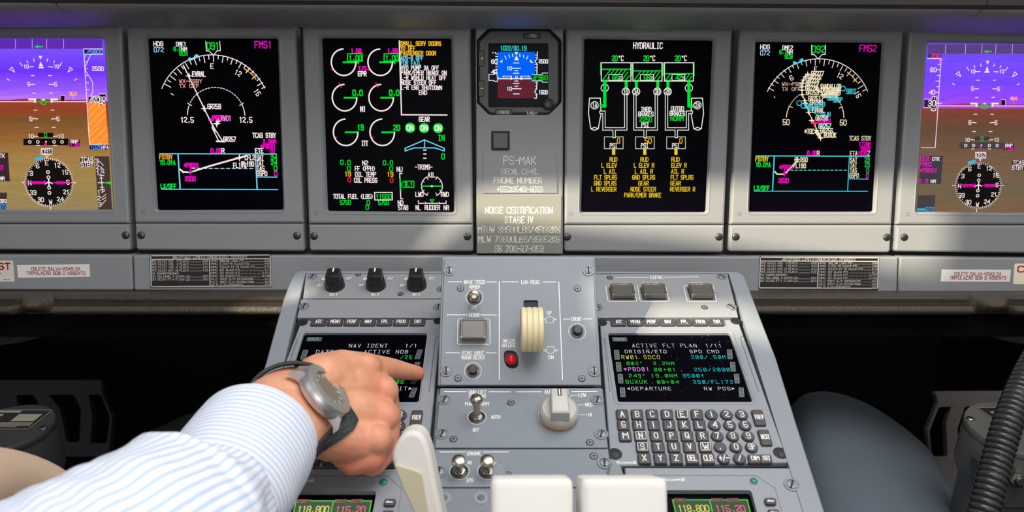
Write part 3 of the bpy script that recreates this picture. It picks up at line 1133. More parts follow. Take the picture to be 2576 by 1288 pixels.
    m.l([(866, -6), (880, 169), (1063, 166)], cW, 6, dh=.0001)
    m.rect(880, 175, 1070, 218, (16, 18, 70))
    m.t('1025', 886, 996, 195, 38, (60, 160, 245), 7, dh=.0001)
    m.t('HPA', 1000, 1066, 198, 30, cW, 6, dh=.0001)
    m.rect(372, 55, 522, 98, (18, 14, 12))
    m.t('0', 436, 460, 77, 38, (20, 210, 60), 7, dh=.0001)
    m.t('10', 280, 328, 88, 38, cW, 7)
    m.t('10', 572, 622, 88, 38, cW, 7)
    m.l([(335, 88), (378, 92)], cW, 8)
    m.l([(522, 92), (565, 86)], cW, 8)
    m.rect(230, 112, 672, 177, (18, 14, 12))
    for x in (293, 372, 531, 610):
        m.arc(x, 144, 13, 0, 360, cW, 7, 20, dh=.0001)
    m.poly([(428, 174), (462, 174), (450, 142)], cM, .0001)
    m.disc(452, 142, 8, cW, .0001)
    m.l([(357, 179), (390, 179)], cW, 7, dh=.0001)
    m.l([(523, 179), (555, 179)], cW, 7, dh=.0001)
    m.rect(682, 122, 785, 192, (62, 24, 52))
    m.t('RNP', 697, 766, 141, 30, cW, 7, dh=.0001)
    m.t('1.00', 692, 780, 176, 32, cM, 7, dh=.0001)
    m.rect(405, 212, 512, 266, (20, 18, 16))
    m.l([(405, 212), (512, 212), (510, 266), (405, 266)], cW, 7, close=True, dh=.0001)
    m.t('091', 417, 501, 240, 40, cW, 7, dh=.0001)
    m.l([(442, 270), (460, 300), (478, 270)], cW, 7)
    m.poly([(338, 306), (420, 282), (426, 304), (346, 328)], (30, 190, 235), .0001)
    m.set(0, 320, .25622)
    rose(m, 481, 543, 232, 42, (('E', 460, 350), ('12', 562, 375), ('15', 638, 442), ('S', 668, 540), ('21', 652, 637), ('24', 590, 708), ('W', 498, 735), ('30', 402, 712), ('33', 327, 643), ('N', 292, 547), ('3', 308, 452), ('6', 370, 380)), cW, 0)
    for x, y in ((472, 440), (477, 492), (483, 593), (486, 645)):
        m.arc(x, y, 14, 0, 360, cW, 8, 20, dh=.0002)
    m.l([(245, 544), (720, 545)], cM, 8, dh=.00025)
    for a, b in ((320, 410), (555, 635)):
        m.l([(a, 534), (b, 534), (b, 556), (a, 556)], cM, 7, close=True, dh=.00025)
    m.poly([(408, 545), (446, 519), (446, 570)], cM, .0003)
    m.l([(479, 510), (482, 572)], cW, 12, dh=.00035)
    m.l([(450, 555), (480, 535), (515, 555)], cW, 9, dh=.00035)
    for a, b in (((220, 543), (246, 543)), ((715, 545), (742, 545)), ((498, 785), (498, 810))):
        m.l([a, b], cW, 8, dh=.0002)
    m.poly([(-300, 250), (78, 250), (98, 530), (-290, 530)], (58, 40, 46))
    m.t('TK', 0, 46, 280, 38, cW, 7, dh=.0001)
    m.t('D', -34, -8, 280, 38, cW, 7, dh=.0001)
    m.t('01', -4, 38, 395, 42, cM, 8, dh=.0001)
    m.t('NM', 0, 42, 503, 34, cW, 7, dh=.0001)
    m.rect(-290, 642, 68, 806, (60, 50, 52))
    m.t('OR2', 0, 66, 727, 34, cW, 7, dh=.0001)
    m.t('072', -18, 68, 779, 42, (80, 160, 240), 8, dh=.0001)
    m.rect(788, 290, 918, 388, (52, 34, 34))
    m.t('TCAS', 796, 912, 318, 44, cW, 8, dh=.0001)
    m.t('STBY', 796, 914, 366, 44, cW, 8, dh=.0001)
    m.poly([(930, 285), (1072, 285), (1100, 808), (965, 808)], (70, 56, 52))
    for tx, x, y in (('3', 952, 332), ('2', 957, 392), ('1', 962, 447), ('1', 972, 640), ('2', 973, 698), ('3', 980, 757)):
        m.t(tx, x - 13, x + 13, y, 42, cW, 7, dh=.0001)
    for a, b in (((975, 335), (1016, 374)), ((985, 385), (1020, 418)), ((988, 405), (1020, 440)), ((990, 435), (1022, 450)), ((1000, 640), (1030, 624)), ((1002, 690), (1040, 660)), ((1003, 712), (1040, 690)), ((1002, 758), (1040, 715))):
        m.l([a, b], (250, 226, 220), 6, dh=.0001)
    for a, b in (((990, 455), (1008, 640)), ((965, 545), (1018, 545)), ((980, 500), (1008, 500)), ((985, 590), (1018, 590)), ((978, 470), (1020, 474)), ((985, 615), (1025, 612))):
        m.l([a, b], (250, 226, 220), 7, dh=.0001)
    m.poly([(1010, 545), (1086, 532), (1088, 562)], (20, 214, 60), .0002)


def draw_pfd_right(m):
    m.set(2250, 90, .18629)
    m.rect(452, 118, 2190, 242, (92, 66, 130), .00005)
    for x, b in ((692, 686), (962, 955), (1184, 1178), (1372, 1365), (1594, 1588), (1880, 1875), (2120, 2115)):
        m.l([(x, 120), (b, 242)], (200, 160, 225), 8, dh=.0001)
    m.l([(1220, 213), (1305, 213)], (20, 220, 100), 13, dh=.0001)
    m.poly([(1213, 213), (1260, 188), (1246, 213), (1260, 238)], (20, 220, 100), .0001)
    m.rect(450, 242, 634, 302, (78, 54, 112), .00005)
    m.t('200', 503, 612, 272, 50, (250, 60, 190), 9, dh=.0001)
    m.l([(445, 307), (630, 308), (566, 1290)], cP, 9, dh=.0001)
    m.rect(604, 314, 627, 365, (250, 60, 190), .0001)
    for i, y in enumerate((385, 460, 535, 612, 687, 763, 840)):
        x = 625 - (y - 308) * .065
        m.l([(x - (45 if i % 2 else 32), y), (x, y)], cP, 8)
    m.t('60', 488, 566, 460, 54, cP, 10)
    m.t('40', 470, 546, 763, 54, cP, 10)
    m.poly([(406, 856), (500, 856), (512, 820), (570, 820), (556, 1010), (492, 1010), (490, 970), (400, 970)], (40, 36, 44), .0002)
    m.l([(406, 856), (506, 856), (510, 820), (568, 820), (572, 912), (636, 914)], cP, 8, dh=.0003)
    m.l([(400, 970), (492, 970), (494, 1010), (556, 1010), (566, 915)], cP, 8, dh=.0003)
    m.t('30', 458, 552, 912, 76, cP, 13, dh=.0003)
    m.t('0', 505, 545, 998, 34, cP, 9, dh=.0003)
    m.l([(542, 830), (542, 850)], cP, 10, dh=.0003)
    m.poly([(645, 320), (672, 305), (676, 335)], (70, 140, 240))
    m.poly([(628, 858), (690, 850), (684, 876), (628, 878)], (60, 100, 240))
    m.poly([(1238, 338), (1282, 338), (1258, 392)], cP)
    m.poly([(1253, 410), (1230, 470), (1275, 470)], cP)
    m.poly([(1222, 478), (1278, 478), (1284, 499), (1214, 499)], cP)
    for a, b in (((1165, 378), (1172, 410)), ((1075, 405), (1087, 430)), ((978, 425), (1005, 468)), ((1348, 380), (1342, 410)), ((1438, 405), (1425, 432)), ((1528, 428), (1498, 472)),
                 ((1095, 484), (1158, 484)), ((1345, 485), (1405, 488)), ((782, 645), (810, 660)), ((1660, 662), (1690, 648)), ((1110, 600), (1148, 600)), ((1338, 600), (1367, 600)),
                 ((1095, 832), (1130, 832)), ((1317, 832), (1353, 832)), ((1080, 716), (1135, 716)), ((1327, 716), (1388, 718))):
        m.l([a, b], cP, 10)
    m.t('10', 1030, 1088, 482, 48, cP, 9)
    m.t('10', 1420, 1480, 482, 48, cP, 9)
    m.t('5', 1040, 1070, 715, 50, cP, 9)
    m.t('5', 1393, 1423, 717, 50, cP, 9)
    m.l([(832, 515), (872, 485), (895, 550)], cP, 9, close=True)
    m.l([(1660, 522), (1625, 490), (1593, 552)], cP, 9, close=True)
    m.rect(1560, 825, 1662, 868, (220, 40, 100))
    m.l([(1560, 825), (1662, 825), (1662, 868), (1560, 868)], (250, 140, 200), 5, close=True, dh=.0001)
    m.t('SBJH', 1573, 1648, 847, 28, (255, 190, 215), 7, dh=.0001)
    m.l([(1608, 870), (1606, 925)], (250, 140, 200), 6)
    m.poly([(590, 932), (780, 925), (900, 914), (1050, 915), (1300, 928), (2170, 925), (2170, 945), (590, 945)], (176, 40, 90))
    m.rect(1445, 866, 1495, 936, (26, 18, 20), .0001)
    m.l([(1443, 862), (1500, 862), (1500, 935)], (250, 200, 220), 6, dh=.0001)
    m.l([(590, 945), (2170, 948)], cW, 9, dh=.0001)
    m.rect(1024, 905, 1122, 927, cW, .00015)
    m.rect(1096, 905, 1122, 960, cW, .00015)
    m.rect(1311, 905, 1408, 927, cW, .00015)
    m.rect(1311, 905, 1336, 960, cW, .00015)
    m.l([(1124, 948), (1310, 948)], (10, 190, 40), 15, dh=.00015)
    m.arc(1213, 948, 36, 0, 360, (10, 200, 40), 10, 28, dh=.0002)
    m.rect(1203, 906, 1229, 927, cW, .0002)
    for a, b in (((1075, 1060), (1113, 1060)), ((1300, 1060), (1337, 1060)), ((1045, 1168), (1103, 1176)), ((1290, 1176), (1348, 1170))):
        m.l([a, b], cW, 10)
    m.t('5', 1004, 1035, 1172, 50, cW, 10)
    m.t('5', 1357, 1388, 1174, 50, cW, 10)
    m.set(2250, 330, .17853)
    m.l([(590, 0), (574, 234), (380, 232)], cP, 9, dh=.0001)
    m.l([(1105, 5), (1142, 5)], cW, 10)
    m.l([(1336, 5), (1374, 5)], cW, 10)
    m.rect(1130, 78, 1337, 132, (66, 56, 52))
    m.t('0', 1217, 1250, 108, 54, (20, 210, 90), 9, dh=.0001)
    m.t('10', 997, 1056, 122, 48, (250, 222, 216), 9)
    m.t('10', 1408, 1468, 122, 48, (250, 222, 216), 9)
    m.l([(1074, 114), (1130, 126)], cW, 9)
    m.l([(1330, 126), (1388, 116)], cW, 9)
    m.rect(917, 155, 1533, 246, (72, 64, 66))
    for x in (1005, 1115, 1337, 1447):
        m.arc(x, 202, 17, 0, 360, cW, 9, 20, dh=.0001)
    m.poly([(1192, 242), (1230, 242), (1216, 200)], cM, .0001)
    m.disc(1225, 199, 11, cW, .0001)
    m.l([(1085, 250), (1122, 250)], cW, 8, dh=.0001)
    m.l([(1320, 250), (1357, 250)], cW, 8, dh=.0001)
    m.rect(1537, 170, 1687, 272, (70, 46, 58))
    m.t('RNP', 1564, 1660, 202, 42, cW, 9, dh=.0001)
    m.t('1.00', 1550, 1670, 248, 42, cM, 9, dh=.0001)
    m.rect(1143, 298, 1287, 378, (56, 40, 66))
    m.l([(1143, 298), (1287, 298), (1287, 378), (1143, 378)], cW, 9, close=True, dh=.0001)
    m.t('092', 1158, 1275, 337, 56, cW, 9, dh=.0001)
    m.l([(1195, 380), (1210, 418), (1228, 380)], cW, 9)
    m.poly([(1030, 432), (1140, 402), (1148, 428), (1043, 462)], (30, 200, 235), .0001)
    rose(m, 1182, 765, 318, 56, (('E', 1195, 493), ('12', 1330, 527), ('15', 1425, 622), ('S', 1445, 757), ('21', 1402, 893), ('24', 1302, 995), ('W', 1168, 1033), ('30', 1040, 1000), ('33', 948, 905), ('N', 917, 772), ('3', 962, 633), ('6', 1062, 533)), cW, 0)
    for x, y in ((1193, 620), (1187, 692), (1175, 837), (1170, 910)):
        m.arc(x, y, 18, 0, 360, cW, 10, 20, dh=.0002)
    m.l([(865, 766), (1500, 768)], cM, 9, dh=.00025)
    for a, b in ((965, 1090), (1275, 1400)):
        m.l([(a, 751), (b, 751), (b, 783), (a, 783)], cM, 9, close=True, dh=.00025)
    m.poly([(1088, 768), (1137, 733), (1137, 805)], cM, .0003)
    m.l([(1186, 720), (1180, 815)], cW, 14, dh=.00035)
    m.l([(1142, 775), (1184, 750), (1225, 775)], cW, 12, dh=.00035)
    for a, b in (((815, 765), (850, 765)), ((1515, 765), (1545, 765)), ((1157, 1105), (1155, 1138))):
        m.l([a, b], cW, 9, dh=.0002)
    m.poly([(372, 346), (685, 348), (655, 745), (342, 745)], (66, 60, 68))
    m.t('002', 370, 490, 388, 56, cM, 10, dh=.0001)
    m.t('DTK', 537, 634, 391, 46, cW, 10, dh=.0001)
    m.t('FMS2', 362, 524, 467, 58, cM, 10, dh=.0001)
    m.t('*PBD01', 358, 600, 551, 54, cM, 10, dh=.0001)
    m.t('2.3', 347, 466, 703, 54, cM, 10, dh=.0001)
    m.t('NM', 513, 578, 706, 42, cW, 9, dh=.0001)
    m.poly([(332, 905), (577, 905), (565, 1132), (312, 1132)], (70, 66, 68))
    m.rect(318, 1090, 432, 1118, (40, 190, 235), .0001)
    m.t('072', 440, 556, 1098, 52, (70, 170, 240), 9, dh=.0001)
    m.rect(1655, 408, 1860, 552, (56, 38, 48))
    m.t('TCAS', 1670, 1826, 443, 56, cW, 9, dh=.0001)
    m.t('STBY', 1660, 1816, 513, 56, cW, 9, dh=.0001)


def pfd_ramp(name, px, stops):
    m = bpy.data.materials.new(name)
    m.use_nodes = True
    nt = m.node_tree
    nt.nodes.remove(nt.nodes['Principled BSDF'])
    N = nt.nodes.new
    L = nt.links.new
    e, tc, sep, mr, cr = N('ShaderNodeEmission'), N('ShaderNodeTexCoord'), N('ShaderNodeSeparateXYZ'), N('ShaderNodeMapRange'), N('ShaderNodeValToRGB')
    fr = MIP.at(px, 632)
    ys = [y for y, c in stops]
    v0, v1 = fr.p(px, max(ys))[1], fr.p(px, min(ys))[1]
    mr.inputs['From Min'].default_value = v0
    mr.inputs['From Max'].default_value = v1
    el = cr.color_ramp.elements
    st = sorted([((fr.p(px, y)[1] - v0) / (v1 - v0), c) for y, c in stops])
    while len(el) < len(st):
        el.new(0.5)
    for i, (ps, c) in enumerate(st):
        el[i].position = ps
        el[i].color = rgb(c)
    mp, nz, m2, vm = N('ShaderNodeMapping'), N('ShaderNodeTexNoise'), N('ShaderNodeMapRange'), N('ShaderNodeVectorMath')
    mp.inputs['Scale'].default_value = (9, 75, 1)
    nz.inputs['Scale'].default_value = 3.0
    nz.inputs['Detail'].default_value = 3
    m2.inputs['To Min'].default_value = .80
    m2.inputs['To Max'].default_value = 1.2
    vm.operation = 'SCALE'
    L(tc.outputs['Object'], sep.inputs[0])
    L(sep.outputs['Y'], mr.inputs['Value'])
    L(mr.outputs['Result'], cr.inputs['Fac'])
    L(tc.outputs['Object'], mp.inputs['Vector'])
    L(mp.outputs[0], nz.inputs['Vector'])
    L(nz.outputs['Fac'], m2.inputs['Value'])
    L(cr.outputs['Color'], vm.inputs[0])
    L(m2.outputs['Result'], vm.inputs['Scale'])
    L(vm.outputs[0], e.inputs[0])
    L(e.outputs[0], nt.nodes['Material Output'].inputs[0])
    return m


PL = pfd_ramp('flight_display_picture_left', 60, ((96, (120, 60, 220)), (120, (124, 84, 250)), (180, (112, 52, 255)), (225, (150, 90, 252)), (254, (196, 120, 245)), (256, (150, 66, 48)), (280, (150, 66, 40)), (300, (124, 82, 44)), (345, (146, 98, 52)), (400, (166, 128, 74)), (470, (160, 136, 80)), (529, (152, 132, 92))))
PR = pfd_ramp('flight_display_picture_right', 2460, ((106, (110, 70, 220)), (140, (118, 78, 255)), (200, (122, 72, 255)), (240, (150, 72, 250)), (263, (170, 80, 240)), (267, (136, 66, 54)), (290, (118, 70, 54)), (320, (102, 76, 60)), (400, (120, 92, 72)), (470, (112, 98, 76)), (533, (124, 96, 72))))

display('leftmost flight display with purple sky, brown ground and a compass rose', [(-150, 56), (305, 57.4), (328, 630), (-120, 628)], [(-108, 95), (259, 96), (282, 528), (-82, 528)], draw_pfd_left, None, [(316, 592)], 563, PL)
display('map display headed FMS1, second display from the left', [(317, 60), (743, 61.5), (766, 632), (342, 629)], [(369, 95), (697, 96), (711, 528), (394, 529)], draw_map_left, (362, 534), [(355, 592), (747, 593)], 562)
display('engine display with six round gauges, left of the centre column', [(759.5, 60.5), (1183, 60.5), (1191, 633), (778, 631)], [(809, 95), (1134.5, 96), (1142, 534), (823.5, 531)], draw_engine, (796, 535), [(790, 594), (1176, 595)], 564)
display('hydraulic diagram display right of the centre column', [(1424, 62.5), (1843, 67.6), (1820, 635), (1419, 633)], [(1470.7, 97), (1794.5, 101), (1776.5, 534), (1462.5, 534)], draw_hydraulic, (1435, 538), [(1427, 596), (1809, 596)], 565.5)
display('map display headed FMS2, second display from the right', [(1861, 67.6), (2273.6, 71.7), (2240, 635.5), (1834, 633)], [(1903.5, 104), (2222, 106.6), (2198, 533), (1886.6, 533)], draw_map_right, (1859, 538), [(1851, 596), (2231, 597)], 565.5)
display('rightmost flight display with purple sky and dark compass rose', [(2289, 69), (2730, 74), (2690, 638), (2251.5, 633)], [(2336, 106), (2672, 110), (2640, 536), (2306, 533)], draw_pfd_right, (2283, 538), [(2275, 597)], 566, PR)


# ================================================================== standby instrument in the centre column
def standby():
    fr = MIP.at(1305, 280)
    T = thing('standby_instrument', 'small square standby horizon instrument with BARO knob in the centre column', 'cockpit instrument', fr)
    m = MB(fr)
    m.set(1190, 60, .18634)
    o8 = [(225, 62), (1030, 62), (1178, 225), (1178, 1060), (1040, 1225), (225, 1225), (58, 1060), (58, 225)]
    outer = off(rp(m.ps(o8), .002, 4), .0012)
    # square display opening cut with the same number of corners
    c = m.ps([(205, 255), (1020, 255), (1020, 1125), (205, 1125)])
    hole = rp(c, .002, 5)
    m.cutslab(outer, [hole], -.02, -.0035, .002, mat('instrument_grey', (86, 87, 90), .45, bump=.05, scale=900))
    m.build('case', T)
    m = MB(fr, -.006)
    m.set(1190, 60, .18634)
    m.add([(x, y, -.0062) for x, y in hole], mat('display_glass_grey', (27, 27, 38), .3, spec=.05))
    cS = (224, 236, 248)
    m.t('1022/30.19', 372, 718, 330, 58, (40, 190, 180), 13, dh=.0001)
    m.rect(332, 380, 838, 742, (0, 98, 250))
    m.rect(332, 742, 834, 1005, (96, 36, 50))
    m.l([(340, 741), (800, 741)], cS, 14, dh=.0002)
    m.poly([(560, 382), (610, 382), (585, 425)], cS, .0001)
    m.poly([(585, 425), (555, 492), (620, 492)], cS, .0001)
    m.l([(562, 500), (612, 500)], (0, 98, 250), 8, dh=.0002)
    for a, b in (((430, 432), (448, 475)), ((485, 420), (494, 452)), ((532, 412), (540, 440)), ((630, 412), (634, 442)), ((680, 425), (686, 455)), ((742, 435), (722, 475)),
                 ((545, 528), (618, 528)), ((525, 600), (640, 600)), ((565, 633), (602, 633)), ((545, 667), (618, 667)), ((565, 772), (605, 772)), ((545, 805), (620, 805)), ((565, 842), (603, 842)), ((525, 876), (648, 876)), ((545, 945), (622, 945))):
        m.l([a, b], cS, 11, dh=.0001)
    m.poly([(360, 520), (396, 478), (396, 520)], cS, .0001)
    m.poly([(770, 480), (770, 520), (815, 525)], cS, .0001)
    m.t('10', 457, 520, 600, 46, cS, 10, dh=.0001)
    m.t('10', 457, 520, 876, 46, cS, 10, dh=.0001)
    m.l([(410, 712), (515, 712), (515, 745)], cS, 20, dh=.0003)
    m.l([(755, 712), (650, 712), (650, 745)], cS, 20, dh=.0003)
    m.l([(418, 716), (505, 716)], (20, 22, 30), 9, dh=.0004)
    m.l([(745, 716), (660, 716)], (20, 22, 30), 9, dh=.0004)
    m.rect(568, 702, 602, 735, cS, .0003)
    m.rect(576, 712, 592, 728, (20, 22, 30), .0004)
    m.t('60', 250, 325, 510, 50, cS, 12)
    m.t('40', 250, 320, 648, 50, cS, 12)
    for y in (405, 440, 475, 545, 578, 612):
        m.l([(308, y), (328, y)], cS, 11)
    m.disc(267, 390, 8, cS)
    m.disc(300, 390, 8, cS)
    m.l([(215, 683), (285, 683), (295, 660), (325, 660), (325, 720), (345, 730), (330, 742), (325, 780), (292, 780), (285, 765), (215, 765)], cS, 9, close=True, dh=.0002)
    m.l([(868, 380), (865, 470), (838, 505), (865, 545), (862, 680)], cS, 12)
    m.l([(865, 770), (858, 880), (832, 915), (862, 955), (855, 1003), (832, 1003)], cS, 12)
    for y in (420, 455, 548, 590, 630, 795, 840, 880, 960):
        m.l([(842, y), (860, y)], cS, 9)
    m.t('2500', 888, 1008, 507, 48, cS, 11)
    m.t('1500', 888, 1003, 924, 48, cS, 11)
    m.rect(793, 685, 1005, 772, (10, 40, 16), .0003)
    m.l([(795, 686), (930, 686), (936, 665), (1005, 665)], (180, 232, 240), 9, dh=.0004)
    m.l([(795, 770), (930, 770), (936, 788), (1005, 788)], (180, 232, 240), 9, dh=.0004)
    for x in (805, 822, 838):
        m.l([(x, 758), (x + 26, 700)], (30, 200, 40), 9, dh=.0004)
    m.t('960', 885, 1003, 728, 58, (30, 200, 40), 11, dh=.0004)
    m.build('screen', T)
    LT = mat('faded_lettering', (226, 220, 206), .6)
    for nm, (x0, y0, x1, y1), tx, tt in (('button', (680, 122, 912, 200), 'STD', (760, 850, 160, 40)), ('button', (70, 358, 152, 578), '+', (104, 140, 465, 42)), ('button', (70, 762, 152, 980), '-', (104, 140, 872, 42)), ('button', (292, 1152, 530, 1228), 'CAGE', (352, 480, 1192, 44))):
        m = MB(fr, -.0021)
        m.set(1190, 60, .18634)
        m.slab(rp(m.ps([(x0, y0), (x1, y0), (x1, y1), (x0, y1)]), .0015), -.005, -.0022, .0008, BLACK)
        m.t(tx, tt[0], tt[1], tt[2], tt[3], LT, 9, prop=True, dh=.0001)
        m.build('button', T)
    m = MB(fr, -.0033)
    m.set(1190, 60, .18634)
    m.t('BARO', 732, 862, 1200, 44, LT, 9, dh=.0001)
    m.build('lettering', T)
    m = MB(fr)
    m.set(1190, 60, .18634)
    c = m.p(1018, 1085, .004)
    m.lathe(c, [(.0068, -.004), (.0070, .004), (.0064, .0062), (.0050, .0068)], BLACK, 28)
    m.build('baro_knob', T)


standby()


def square_button():
    fr = MIP.at(1259, 375)
    T = thing('push_button', 'plain dark square push button below the standby instrument', 'button', fr)
    m = MB(fr)
    m.slab(rp(m.ps([(1236, 330), (1282, 330), (1282, 378), (1236, 378)]), .001), 0, .0022, .0006, DARK)
    m.build('base', T)
    m = MB(fr)
    m.slab(rp(m.ps([(1240, 334), (1278, 334), (1278, 374), (1240, 374)], .003), .001), .0015, .0042, .0008, mat('button_cap', (62, 60, 58), .35))
    m.build('cap', T)


square_button()


def plate(name, label, cat, fr0, corners, material, thick, draw, r=.0008, bev=.0003, group=None, h0=0.0):
    fr = fr0.at(sum(c[0] for c in corners) / len(corners), corners[-1][1])
    T = MB(fr, h0 + thick + .00012)
    T.slab(rp(T.ps(corners, h0), r), h0, h0 + thick, bev, material)
    draw(T)
    o = T.build(name)
    o.matrix_world = fr.M()
    return tag(o, label, cat, group)


def d1(m):
    m.set(1190, 380, .21739)
    m.t('PS-MAK', 355, 725, 108, 92, WHITE, 9, prop=True)
    m.t('SECAL CS-KL', 328, 755, 236, 62, WHITE, 7, prop=True)
    m.t('PHONE NUMBER', 243, 792, 339, 62, WHITE, 7, prop=True)
    m.t('+55(11)5461-6023', 278, 808, 442, 62, WHITE, 8, prop=True)


def d2(m):
    m.set(1190, 380, .21739)
    m.t('NOISE CERTIFICATION', 145, 918, 685, 72, WHITE, 9, prop=True)
    m.t('STAGE IV', 370, 694, 796, 72, WHITE, 9, prop=True)
    m.t('MTOW 99500LBS/45132KG', 62, 1003, 908, 72, WHITE, 8, prop=True)
    m.t('MLW 78600LBS/35652KG', 62, 1003, 1020, 70, WHITE, 8, prop=True)
    m.t('SB 700-27-059', 253, 812, 1130, 70, WHITE, 8, prop=True)


plate('placard', 'grey engraved placard lettered PS-MAK and a phone number', 'placard', MIP, [(1215, 388), (1400, 388), (1402, 486), (1216, 486)], GREY, .0014, d1, r=.0003, bev=.0002)
plate('placard', 'olive grey placard lettered NOISE CERTIFICATION STAGE IV', 'placard', MIP, [(1199, 491.5), (1412, 491.5), (1411, 637), (1200, 637)], mat('olive_placard', (142, 141, 130), .5), .0016, d2, r=.0003, bev=.0003)

# ================================================================== lower strips of the panel
LOW = MIP.moved(0, 0, .004)


def lower(label, c):
    fr = LOW.at(sum(p[0] for p in c) / 4, c[2][1])
    T = thing('lower_panel', label, 'panel', fr, 'plain grey strips below the displays')
    m = MB(fr)
    lp = rp(m.ps(c), .003)
    m.loft([(lp, -.03), (lp, -.0025), (off(lp, .0007), -.0008), (off(lp, .0022), 0)], GREY)
    m.build('face_plate', T)


lower('grey lower panel strip at the left end, behind the ST sticker', [(-330, 641), (331, 641), (334, 731), (-330, 729)])
lower('wide grey lower panel strip behind the top of the centre console', [(334, 641.5), (2261, 646), (2257, 737), (337, 731)])
lower('grey lower panel strip at the right end, behind the C sticker', [(2264, 646), (2870, 652), (2870, 745), (2260, 737)])

PB = mat('placard_black', (34, 31, 32), .45)
PW = mat('placard_print', (214, 206, 196), .6)


def airspeed(ox, oy, k, dx, dy):
    """dx, dy: bottom-right shift of the printed plate against a straight one"""
    def dr(m):
        m.set(ox, oy, k)
        # frame lines and print, in the 2064 x 560 field
        def X(u, v):
            return (115 + u * 2065 + dx * v, 80 + v * 550 + dy * u)
        def line(a, b, w):
            m.l([X(*a), X(*b)], PW, w)
        for a, b in (((.006, .02), (.994, .02)), ((.006, .98), (.994, .98)), ((.006, .02), (.006, .98)), ((.994, .02), (.994, .98)), ((.006, .135), (.994, .135)), ((.492, .135), (.492, .98))):
            line(a, b, 16)
        def tx(s, u0, u1, v, h, w):
            a, b = X(u0, v), X(u1, v)
            m.t(s, a[0], b[0], (a[1] + b[1]) / 2, h, PW, w, prop=True)
        tx('AIRSPEED LIMITS-(INDICATED SPEEDS)', .19, .80, .075, 42, 7.5)
        L = [('VFE (SLATS OUT,  0\u00b0FLAPS)', .32, '225'), ('VFE (SLATS OUT,  6\u00b0FLAPS)', .32, '210'), ('VFE (SLATS OUT, 16\u00b0FLAPS)', .32, '210'), ('VFE (SLATS OUT, 30\u00b0FLAPS)', .32, '185'), ('VA (MANEUVERING)', .235, ''), ('(AT SEA LEVEL @ 99,500 LB)', .325, '239'), ('(AT 35,000 FT @ 78,600 LB)', .325, '230')]
        for i, (s, u1, n) in enumerate(L):
            v = .195 + i * .094
            tx(s, .012, u1, v, 33, 5.5)
            if n:
                m.t('.' * 11, *[X(u, v)[0] for u in (.33, .425)], X(.4, v)[1], 33, PW, 5.5)
                tx(n, .435, .478, v, 33, 5.5)
        Rr = [('VMO', '(BELOW 8,000 FT)', .775, '300'), ('VMO', '(8,000 TO 30,367 FT)', .815, '340'), ('MMO', '(30,367 FT TO 35,000 FT)', .865, '0.89'), ('MMO', '(AT 41,400 FT)', .74, '0.88'), ('MMO', '(AT 47,000 FT)', .74, '0.858'), ('MMO', '(AT 51,000 FT)', .74, '0.842'), ('VLO', '(EXT) (L/G EXTENSION)', .85, '200'), ('VLO', '(RET) (L/G RETRACTION)', .855, '200'), ('VLE', '(L/G EXTENDED)', .765, '250')]
        for i, (a, s, u1, n) in enumerate(Rr):
            v = .195 + i * .094
            tx(a, .505, .555, v, 33, 5.5)
            tx(s, .575, u1, v, 33, 5.5)
            u2 = .945 if len(n) < 5 else .925
            k_ = int((u2 - u1) / .011)
            if k_ > 1:
                m.t('.' * k_, X(u1 + .008, v)[0], X(u2 - .008, v)[0], X(.8, v)[1], 33, PW, 5.5)
            tx(n, u2, .985, v, 33, 5.5)
    return dr


plate('placard', 'black airspeed limits placard on the strip left of the console', 'placard', LOW, [(376.5, 642), (682, 639.5), (684, 722), (378.5, 724)], PB, .0008, airspeed(360, 630, .14752, 12, -14), group='airspeed limits placards', h0=0.0)
plate('placard', 'black airspeed limits placard on the strip right of the console', 'placard', LOW, [(1910, 646), (2211, 648), (2208, 730), (1908, 729)], PB, .0008, airspeed(1894.5, 634, .14552, -18, 9), group='airspeed limits placards', h0=0.0)
STK = mat('white_sticker', (236, 228, 222), .6)
STR = mat('sticker_print', (172, 84, 86), .6)
RED = mat('red_print', (216, 22, 52), .5)


def vest(x0, x1, y0, y1):
    def dr(m):
        W = x1 - x0
        m.t('COLETE SALVA-VIDAS DA', x0 + W * .195, x0 + W * .865, y0 + (y1 - y0) * .36, 7.6, STR, 1.3, prop=True)
        m.t('TRIPULA\u00c7\u00c3O SOB O ASSENTO', x0 + W * .13, x0 + W * .935, y0 + (y1 - y0) * .69, 7.6, STR, 1.3, prop=True)
    return dr


plate('sticker', 'white life vest sticker on the left strip beside the ST sticker', 'sticker', LOW, [(43, 667), (225, 664.5), (227, 696), (45.5, 699)], STK, .0003, vest(43, 226, 665, 697), r=.0002, bev=.0001, group='life vest stickers')
plate('sticker', 'white life vest sticker on the right strip beside the C sticker', 'sticker', LOW, [(2369, 678), (2543, 678.5), (2540, 709), (2366, 708.5)], STK, .0003, vest(2367, 2542, 678, 709), r=.0002, bev=.0001, group='life vest stickers')


def ds1(m):
    m.t('ST', -4, 25, 670, 15, RED, 3.2)
    m.l([(-20, 688), (3, 688)], RED, 2.2)
    for x in (9, 14, 20):
        m.l([(x, 703.5), (x + 3, 703.5)], RED, 2)


def ds2(m):
    m.t('C', 2561, 2576, 677, 14, RED, 3.0)


plate('sticker', 'off-white sticker with red letters ST at the left edge', 'sticker', LOW, [(-120, 655), (33, 655.5), (37, 709), (-118, 708)], mat('cream_sticker', (216, 214, 200), .6), .0003, ds1, r=.002, bev=.0001)
plate('sticker', 'cream sticker with a red letter C at the right edge', 'sticker', LOW, [(2552, 663), (2690, 664), (2687, 716), (2548, 715)], mat('pale_cream_sticker', (238, 232, 204), .6), .0003, ds2, r=.002, bev=.0001)

